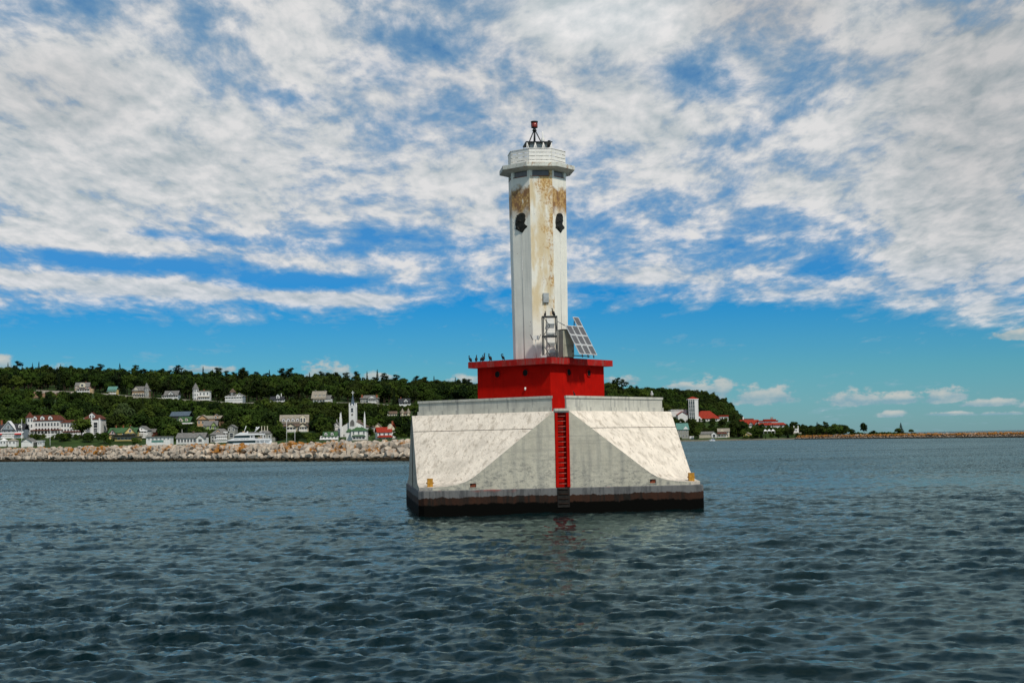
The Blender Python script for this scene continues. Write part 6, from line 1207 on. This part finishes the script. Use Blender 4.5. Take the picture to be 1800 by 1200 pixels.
def heroes():
    hero('hero1', 143, 734, 769, 695, 'wide spreading tree standing before the middle of the waterside hotel', 1.25)
    hero('willow', 218, 706, 760, 740, 'pale grey green willow on the slope above the yellow house', .9)
    hero('bright0', 246, 722, 752, 745, 'light green round tree beside the willow above the white balcony house', .9)
    hero('hero1', 437, 728, 771, 735, 'bright yellow green tree rising behind the passenger ferry', 1.25)
    hero('hero0', 297, 732, 776, 700, 'large dark round tree above the low dock building', 1.0)
    hero('hero0', 565, 727, 776, 735, 'broad dark green tree between the cream hotel and the church', .95)
    hero('brightbush', 548, 766, 783, 660, 'low bright green bush at the water edge right of the cream hotel', .9, 'bush')
    hero('hero0', 490, 746, 780, 690, 'dark tree in front of the left end of the cream hotel', .85)
    hero('broad1', 524, 756, 780, 680, 'dark tree between the two flagpoles of the cream hotel', 1.0)
    hero('broad4', 718, 742, 776, 690, 'green tree between the red roofed house and the pier edge', 1.2)
    hero('spruce1', 703, 722, 772, 720, 'dark spruce behind the red roofed house', 1.3)
    hero('broad2', 697, 752, 778, 670, 'rounded tree screening the right end of the red roofed house', 1.1)
    hero('bright0', 480, 690+12, 728, 800, 'light green tree on the slope below the dark low cottage', 1.1)
    hero('bright0', 380, 717, 735, 800, 'yellow green tree behind the peach house', 1.0)
    hero('broad3', 27, 716, 752, 740, 'dark rounded tree above the red awning house', 1.2)
    hero('bush', 69, 764, 771, 690, 'dark clipped round bush at the left corner of the waterside hotel', .9, 'bush')
    hero('broad2', 310, 690, 712, 1012, 'tall rounded tree between the slate blue and brown cottages', .9)
    # right hand point
    hero('bright0', 1226, 752, 770, 1118, 'bright green tree beside the long beige boathouse', 1.1)
    hero('hero0', 1297, 736, 768, 1135, 'large dark tree between the cream porch house and the yellow shed', 1.0)
    hero('broad1', 1333, 748, 771, 1095, 'dark tree on the shore right of the yellow shed', 1.1)
    hero('broad3', 1396, 740, 760, 1130, 'round topped tree directly behind the narrow white tower house', 1.1)
    hero('spruce1', 1437, 741, 762, 1085, 'dark conifer in the tree line, left of the two', 1.7); hero('broad2', 1452, 740, 762, 1080, 'darkest tall tree in the tree line on the low point', 1.0)
    hero('brightbush', 1471, 744, 762, 1060, 'bright green bush at the right end of the tree line', 1.0, 'bush')
    hero('bush', 1519, 742, 761.5, 1015, 'lone dark rounded tree standing out of the low bushes on the spit', .72)
    hero('spruce1', 1584, 742, 761, 985, 'small pointed evergreen on the spit near the open horizon', 1.8); hero('bush', 1578, 752, 761, 984, 'low bush at the left foot of the pointed evergreen', 1.3, 'bush'); hero('bush', 1602, 754, 760.5, 975, 'last low bush on the spit before the open water', 1.5, 'bush')
    hero('bush', 1497, 753, 762, 1030, 'low green bushes between the bright bush and the lone dark tree', 1.6, 'bush'); hero('bush', 1535, 756, 762, 1005, 'low bush just right of the lone dark tree', 1.5, 'bush')
heroes()
def ok_space(x, y, r, f=.55):
    return all((x-a)**2+(y-b)**2 > ((r+c)*f)**2 for a, b, c in PLACED if abs(y-b) < 40)
def scatter():
    rg = random.Random(21); n_ind = 0
    # --- skyline conifers, each its own thing
    for i in range(84):
        px = rg.choice((rg.uniform(-4, 836), rg.uniform(-4, 740))) if i < 66 else rg.uniform(1068, 1284); D = rg.uniform(1165, 1215) if px < 1100 else rg.uniform(1470, 1500); x = (px-900)/F*D
        k = rg.choice(['pine0', 'pine1', 'pine2', 'pine3', 'spruce0', 'spruce1', 'spruce2', 'pine1', 'pine2'])
        H = rg.uniform(13, 20.5) if px < 1100 else rg.uniform(12, 15)
        if px < 1100 and rg.random() < .12: H *= 1.12
        side = 'above the left hand town' if px < 420 else 'above the church and the cream hotel' if px < 735 else 'behind the lighthouse' if px < 1100 else 'on the right hand hill'
        kd = 'ragged dark pine' if k[0] == 'p' else 'narrow pointed spruce'
        tree(k, x, D, H, f'{kd} standing on the skyline {side}', f'{kd}s on the skyline {side}', 'pine_tree' if k[0] == 'p' else 'spruce_tree', rg.uniform(.9, 1.2))
    # --- town trees on the flat and lower slope
    tries = 0; cnt = 0
    while cnt < 118 and tries < 6000:
        tries += 1; px = rg.uniform(-10, 722); D = rg.uniform(672, 800); x = (px-900)/F*D; k = rg.choice(['broad0', 'broad1', 'broad2', 'broad3', 'broad4', 'broad5', 'broad1', 'bright0', 'spruce1'])
        H = rg.uniform(6, 12.5); r = H*kind_w(k)
        if near_house(x, D, r*.5) or not ok_space(x, D, r, .5): continue
        z = ground(x, D)-.2; Hl = limit_h(x, D, z, r*.8)
        H = min(H, Hl)
        if H < 2.2: continue
        if H < 4.5: k = rg.choice(['bush', 'bush', 'brightbush'])
        zone = 'around the far left houses' if px < 190 else 'between the hotel and the long white cottage' if px < 310 else 'among the peach and grey houses' if px < 480 else 'around the church and cream hotel'
        kd = {'br': 'broadleaf tree', 'bu': 'low bush', 'sp': 'dark spruce'}[k[:2]] if not k.startswith('bright') else ('sunlit bush' if k == 'brightbush' else 'lighter green tree')
        tree(k, x, D, H, f'{kd} on the lower slope {zone}', f'{kd}s on the lower slope {zone}', 'bush' if 'bush' in k else 'tree', z=z); cnt += 1
    # --- trees on the low point at the right
    cnt = tries = 0
    while cnt < 52 and tries < 4000:
        tries += 1; px = rg.uniform(1180, 1480); D = rg.uniform(1065, 1200) if px > 1300 else rg.uniform(1125, 1235); x = (px-900)/F*D; z = ground(x, D)-.2
        if z < .7: continue
        k = rg.choice(['broad0', 'broad1', 'broad2', 'broad3', 'broad4', 'spruce0', 'bright0', 'broad5']); H = rg.uniform(6, 11.5); 
        if px > 1340: H = rg.uniform(6, 9)
        r = H*kind_w(k)
        if near_house(x, D, r*.4) or not ok_space(x, D, r, .5): continue
        H = min(H, limit_h(x, D, z, r*.8))
        if H < 2.2: continue
        if H < 4: k = rg.choice(['bush', 'brightbush'])
        zone = 'below the red roofed hall' if px < 1290 else 'around the red roofed lodge' if px < 1380 else 'in the low tree line on the point'
        kd = {'br': 'broadleaf tree', 'bu': 'low bush', 'sp': 'dark spruce'}[k[:2]] if not k.startswith('bright') else ('sunlit bush' if k == 'brightbush' else 'lighter green tree')
        tree(k, x, D, H, f'{kd} {zone}', f'{kd}s {zone}', 'bush' if 'bush' in k else 'tree', z=z); cnt += 1
scatter()
MARKS = [(20, 752, 'the blue grey gabled house'), (85, 740, 'the left end of the waterside hotel'), (168, 745, 'the right end of the waterside hotel'), (219, 757, 'the yellow green roofed house'), (252, 757, 'the white balcony house'), (281, 772, 'the low dock building'),
 (322, 737, 'the sage green house'), (338, 768, 'the long white cottage'), (370, 742, 'the peach house'), (394, 762, 'the grey shingled house'), (439, 765, 'the ferry'), (500, 745, 'the left end of the cream hotel'), (540, 745, 'the right end of the cream hotel'), (579, 765, 'the two dormer house'), (623, 740, 'the church'),
 (665, 755, 'the cream gabled house'), (682, 760, 'the red roofed white house'), (700, 727, 'the small cream cottages'), (1199, 758, 'the teal roofed house'), (1215, 722, 'the glass tower'), (1240, 730, 'the red roofed hall'), (1244, 763, 'the beige boathouse'), (1272, 757, 'the red porched cream house'), (1314, 762, 'the yellow shed'), (1317, 742, 'the red roofed lodge'), (1351, 742, 'the banded building'), (1399, 752, 'the white tower house'), (1452, 752, 'the darkest tree on the point')]
RIDGE = [(90, 'the bare bank'), (146, 'the pink cottage'), (200, 'the ochre cottage'), (249, 'the brown turreted cottage'), (303, 'the slate blue cottage'), (355, 'the white turreted cottage'), (415, 'the tower roofed grey cottage'), (488, 'the dark low cottage'), (566, 'the long tan roof'), (623, 'the church spire'), (650, 'the brick chimneyed villa'), (711, 'the little white cottage'), (800, 'the left arm of the parapet'), (1110, 'the right arm of the parapet'), (1216, 'the glass tower'), (1262, 'the red roofed hall')]
def relabel():
    bins = {}
    for t, name, kd, px, py, H, D in TREES:
        if 'pine' in kd or 'pointed spruce' in kd: q = min(RIDGE, key=lambda m: abs(m[0]-px)); phrase = 'on skyline above '+q[1]
        else:
            q = min(MARKS, key=lambda m: (m[0]-px)**2+((m[1]-py)*1.6)**2); dx, dy = px-q[0], py-q[1]
            phrase = ('left of ' if dx < 0 else 'right of ')+q[2] if abs(dx) > abs(dy)*1.1 else ('above ' if dy < 0 else 'below ')+q[2]
        bins.setdefault((kd, phrase), []).append((px, t))
    ordn = ['first', 'second', 'third', 'fourth', 'fifth', 'sixth', 'seventh', 'eighth', 'ninth', 'tenth']
    for (kd, phrase), L in bins.items():
        L.sort(key=lambda q: q[0]); n = len(L)
        for i, (px, t) in enumerate(L):
            pre = '' if n == 1 else ('left ' if i == 0 else 'right ')+'one of two, ' if n == 2 else ('leftmost, ' if i == 0 else 'rightmost, ' if i == n-1 else ordn[i]+' from the left, ')
            t['label'] = (f'{kd} {phrase}' if n == 1 else f'{kd} {phrase}, {pre[:-2]}')
relabel()
def forest():
    """the far wooded hill reads as one mass: one object of scattered trees"""
    names = [k for k in KINDS if not k.startswith(('hero', 'willow'))]; coll = bpy.data.collections.new('forest_tree_forms')
    for i, k in enumerate(names):
        cr, tr, V, Q, mb, leaf = KINDS[k]; tv = np.array(mb.v); me = bpy.data.meshes.new('tree_form')
        faces = [tuple(q) for q in Q]+[tuple(len(V)+j for j in f) for f in mb.f]; me.from_pydata(np.concatenate([V, tv]).tolist(), [], faces); me.materials.append(ML[leaf]); me.materials.append(ML['bark'])
        me.polygons.foreach_set('material_index', [0]*len(Q)+[1]*len(mb.f)); me.update(); coll.objects.link(bpy.data.objects.new(f'form_{i:02d}', me))
    rg = random.Random(33); P = []; grid = {}
    def free(x, y, s):
        c = (int(x//8), int(y//8))
        for a in (-1, 0, 1):
            for b in (-1, 0, 1):
                for (X, Y) in grid.get((c[0]+a, c[1]+b), ()):
                    if (X-x)**2+(Y-y)**2 < s*s: return False
        grid.setdefault(c, []).append((x, y)); return True
    def fill(n, p0, p1, d0, d1, h0, h1, kinds, space, big=True):
        for _ in range(n):
            px = rg.uniform(p0, p1); D = math.sqrt(rg.uniform(d0*d0, d1*d1)); x = (px-900)/F*D
            if near_house(x, D, .5): continue
            z = ground(x, D)-.2
            if z < .6: continue
            if 58 < px < 122 and 925 < D < 962: continue      # the bare bank stays bare
            if 936 < D < 985 and 40 < px < 720: H = rg.uniform(1.2, 2.6); k = rg.choice(['bush', 'brightbush'])
            else: H = rg.uniform(h0, h1); k = rg.choice(kinds)
            r = H*kind_w(k); H = min(H, limit_h(x, D, z, r*.8))
            if D < 940 and px < 1150:                          # crowns on the slope stay below the bluff edge
                H = min(H, ip(px, *ZB)-2.6-z+(940-D)*.012)
            if H < 1.2: continue
            if H < 3.4: k = 'bush' if rg.random() < .7 else 'brightbush'
            if not free(x, D, space*(.55 if H < 4 else 1)): continue
            P.append((x, D, z, H, names.index(k), rg.uniform(0, 6.28), rg.uniform(.9, 1.25)))
    dec = ['broad0', 'broad1', 'broad2', 'broad3', 'broad4', 'broad5']
    fill(5000, -420, 1080, 1000, 1260, 8, 16, dec*3+['spruce0', 'spruce1', 'pine0', 'pine3', 'bright0'], 5.8)
    fill(900, -420, 1080, 1180, 1225, 9, 17.5, dec+['spruce0', 'spruce1', 'spruce2', 'pine0', 'pine1', 'pine2', 'pine3'], 4.2)
    fill(7000, -420, 1080, 700, 960, 4.5, 13, dec*2+['bright0', 'bright0', 'bright0', 'spruce1'], 5.4)
    fill(2500, -300, 760, 684, 790, 2, 7, dec+['bush', 'bush', 'bright0'], 4.0)
    fill(2600, 1070, 1296, 1290, 1530, 9, 14, dec*3+['spruce0', 'spruce1', 'bright0'], 5.5)
    fill(1500, 1070, 1300, 1130, 1300, 3, 8, dec+['bush', 'spruce0'], 4.6)
    fill(1400, 1300, 1480, 1075, 1290, 3, 8, dec+['bush', 'bush', 'spruce0', 'bright0'], 4.4)
    fill(5200, 1062, 1192, 640, 1480, 6, 13, dec*3+['spruce0', 'bright0'], 6.0)
    fill(900, 760, 1070, 640, 720, 3, 9, dec+['bush', 'bright0'], 6.0)
    fill(500, 1460, 1632, 950, 1075, 1.2, 2.6, ['bush', 'brightbush'], 3.0)
    P_arr = np.array(P); me = bpy.data.meshes.new('forest'); me.from_pydata(P_arr[:, :3].tolist(), [], [])
    for nm, typ, dat in (('kind', 'INT', P_arr[:, 4].astype(np.int32)), ('rot', 'FLOAT', P_arr[:, 5]), ('high', 'FLOAT', P_arr[:, 3]), ('wide', 'FLOAT', P_arr[:, 3]*P_arr[:, 6])):
        at_ = me.attributes.new(nm, typ, 'POINT'); at_.data.foreach_set('value', dat)
    o = link('forest', me); tag(o, 'dense mixed green forest covering the island hill behind the town', 'forest', kind='stuff')
    ng = bpy.data.node_groups.new('forest_scatter', 'GeometryNodeTree'); ng.interface.new_socket('Geometry', in_out='INPUT', socket_type='NodeSocketGeometry'); ng.interface.new_socket('Geometry', in_out='OUTPUT', socket_type='NodeSocketGeometry')
    N, L = ng.nodes, ng.links; gi, go = N.new('NodeGroupInput'), N.new('NodeGroupOutput'); ip_ = N.new('GeometryNodeInstanceOnPoints'); ci = N.new('GeometryNodeCollectionInfo'); ci.inputs[0].default_value = coll; ci.inputs['Separate Children'].default_value = True; ci.inputs['Reset Children'].default_value = True
    def attr(n, t): a = N.new('GeometryNodeInputNamedAttribute'); a.data_type = t; a.inputs['Name'].default_value = n; return [s for s in a.outputs if s.enabled][0]
    cr, cs = N.new('ShaderNodeCombineXYZ'), N.new('ShaderNodeCombineXYZ'); L.new(attr('rot', 'FLOAT'), cr.inputs[2])
    w = attr('wide', 'FLOAT'); L.new(w, cs.inputs[0]); L.new(w, cs.inputs[1]); L.new(attr('high', 'FLOAT'), cs.inputs[2])
    L.new(gi.outputs[0], ip_.inputs['Points']); L.new(ci.outputs[0], ip_.inputs['Instance']); ip_.inputs['Pick Instance'].default_value = True; L.new(attr('kind', 'INT'), ip_.inputs['Instance Index']); L.new(cr.outputs[0], ip_.inputs['Rotation']); L.new(cs.outputs[0], ip_.inputs['Scale']); L.new(ip_.outputs[0], go.inputs[0])
    md = o.modifiers.new('scatter', 'NODES'); md.node_group = ng
    print('forest trees', len(P))
forest()
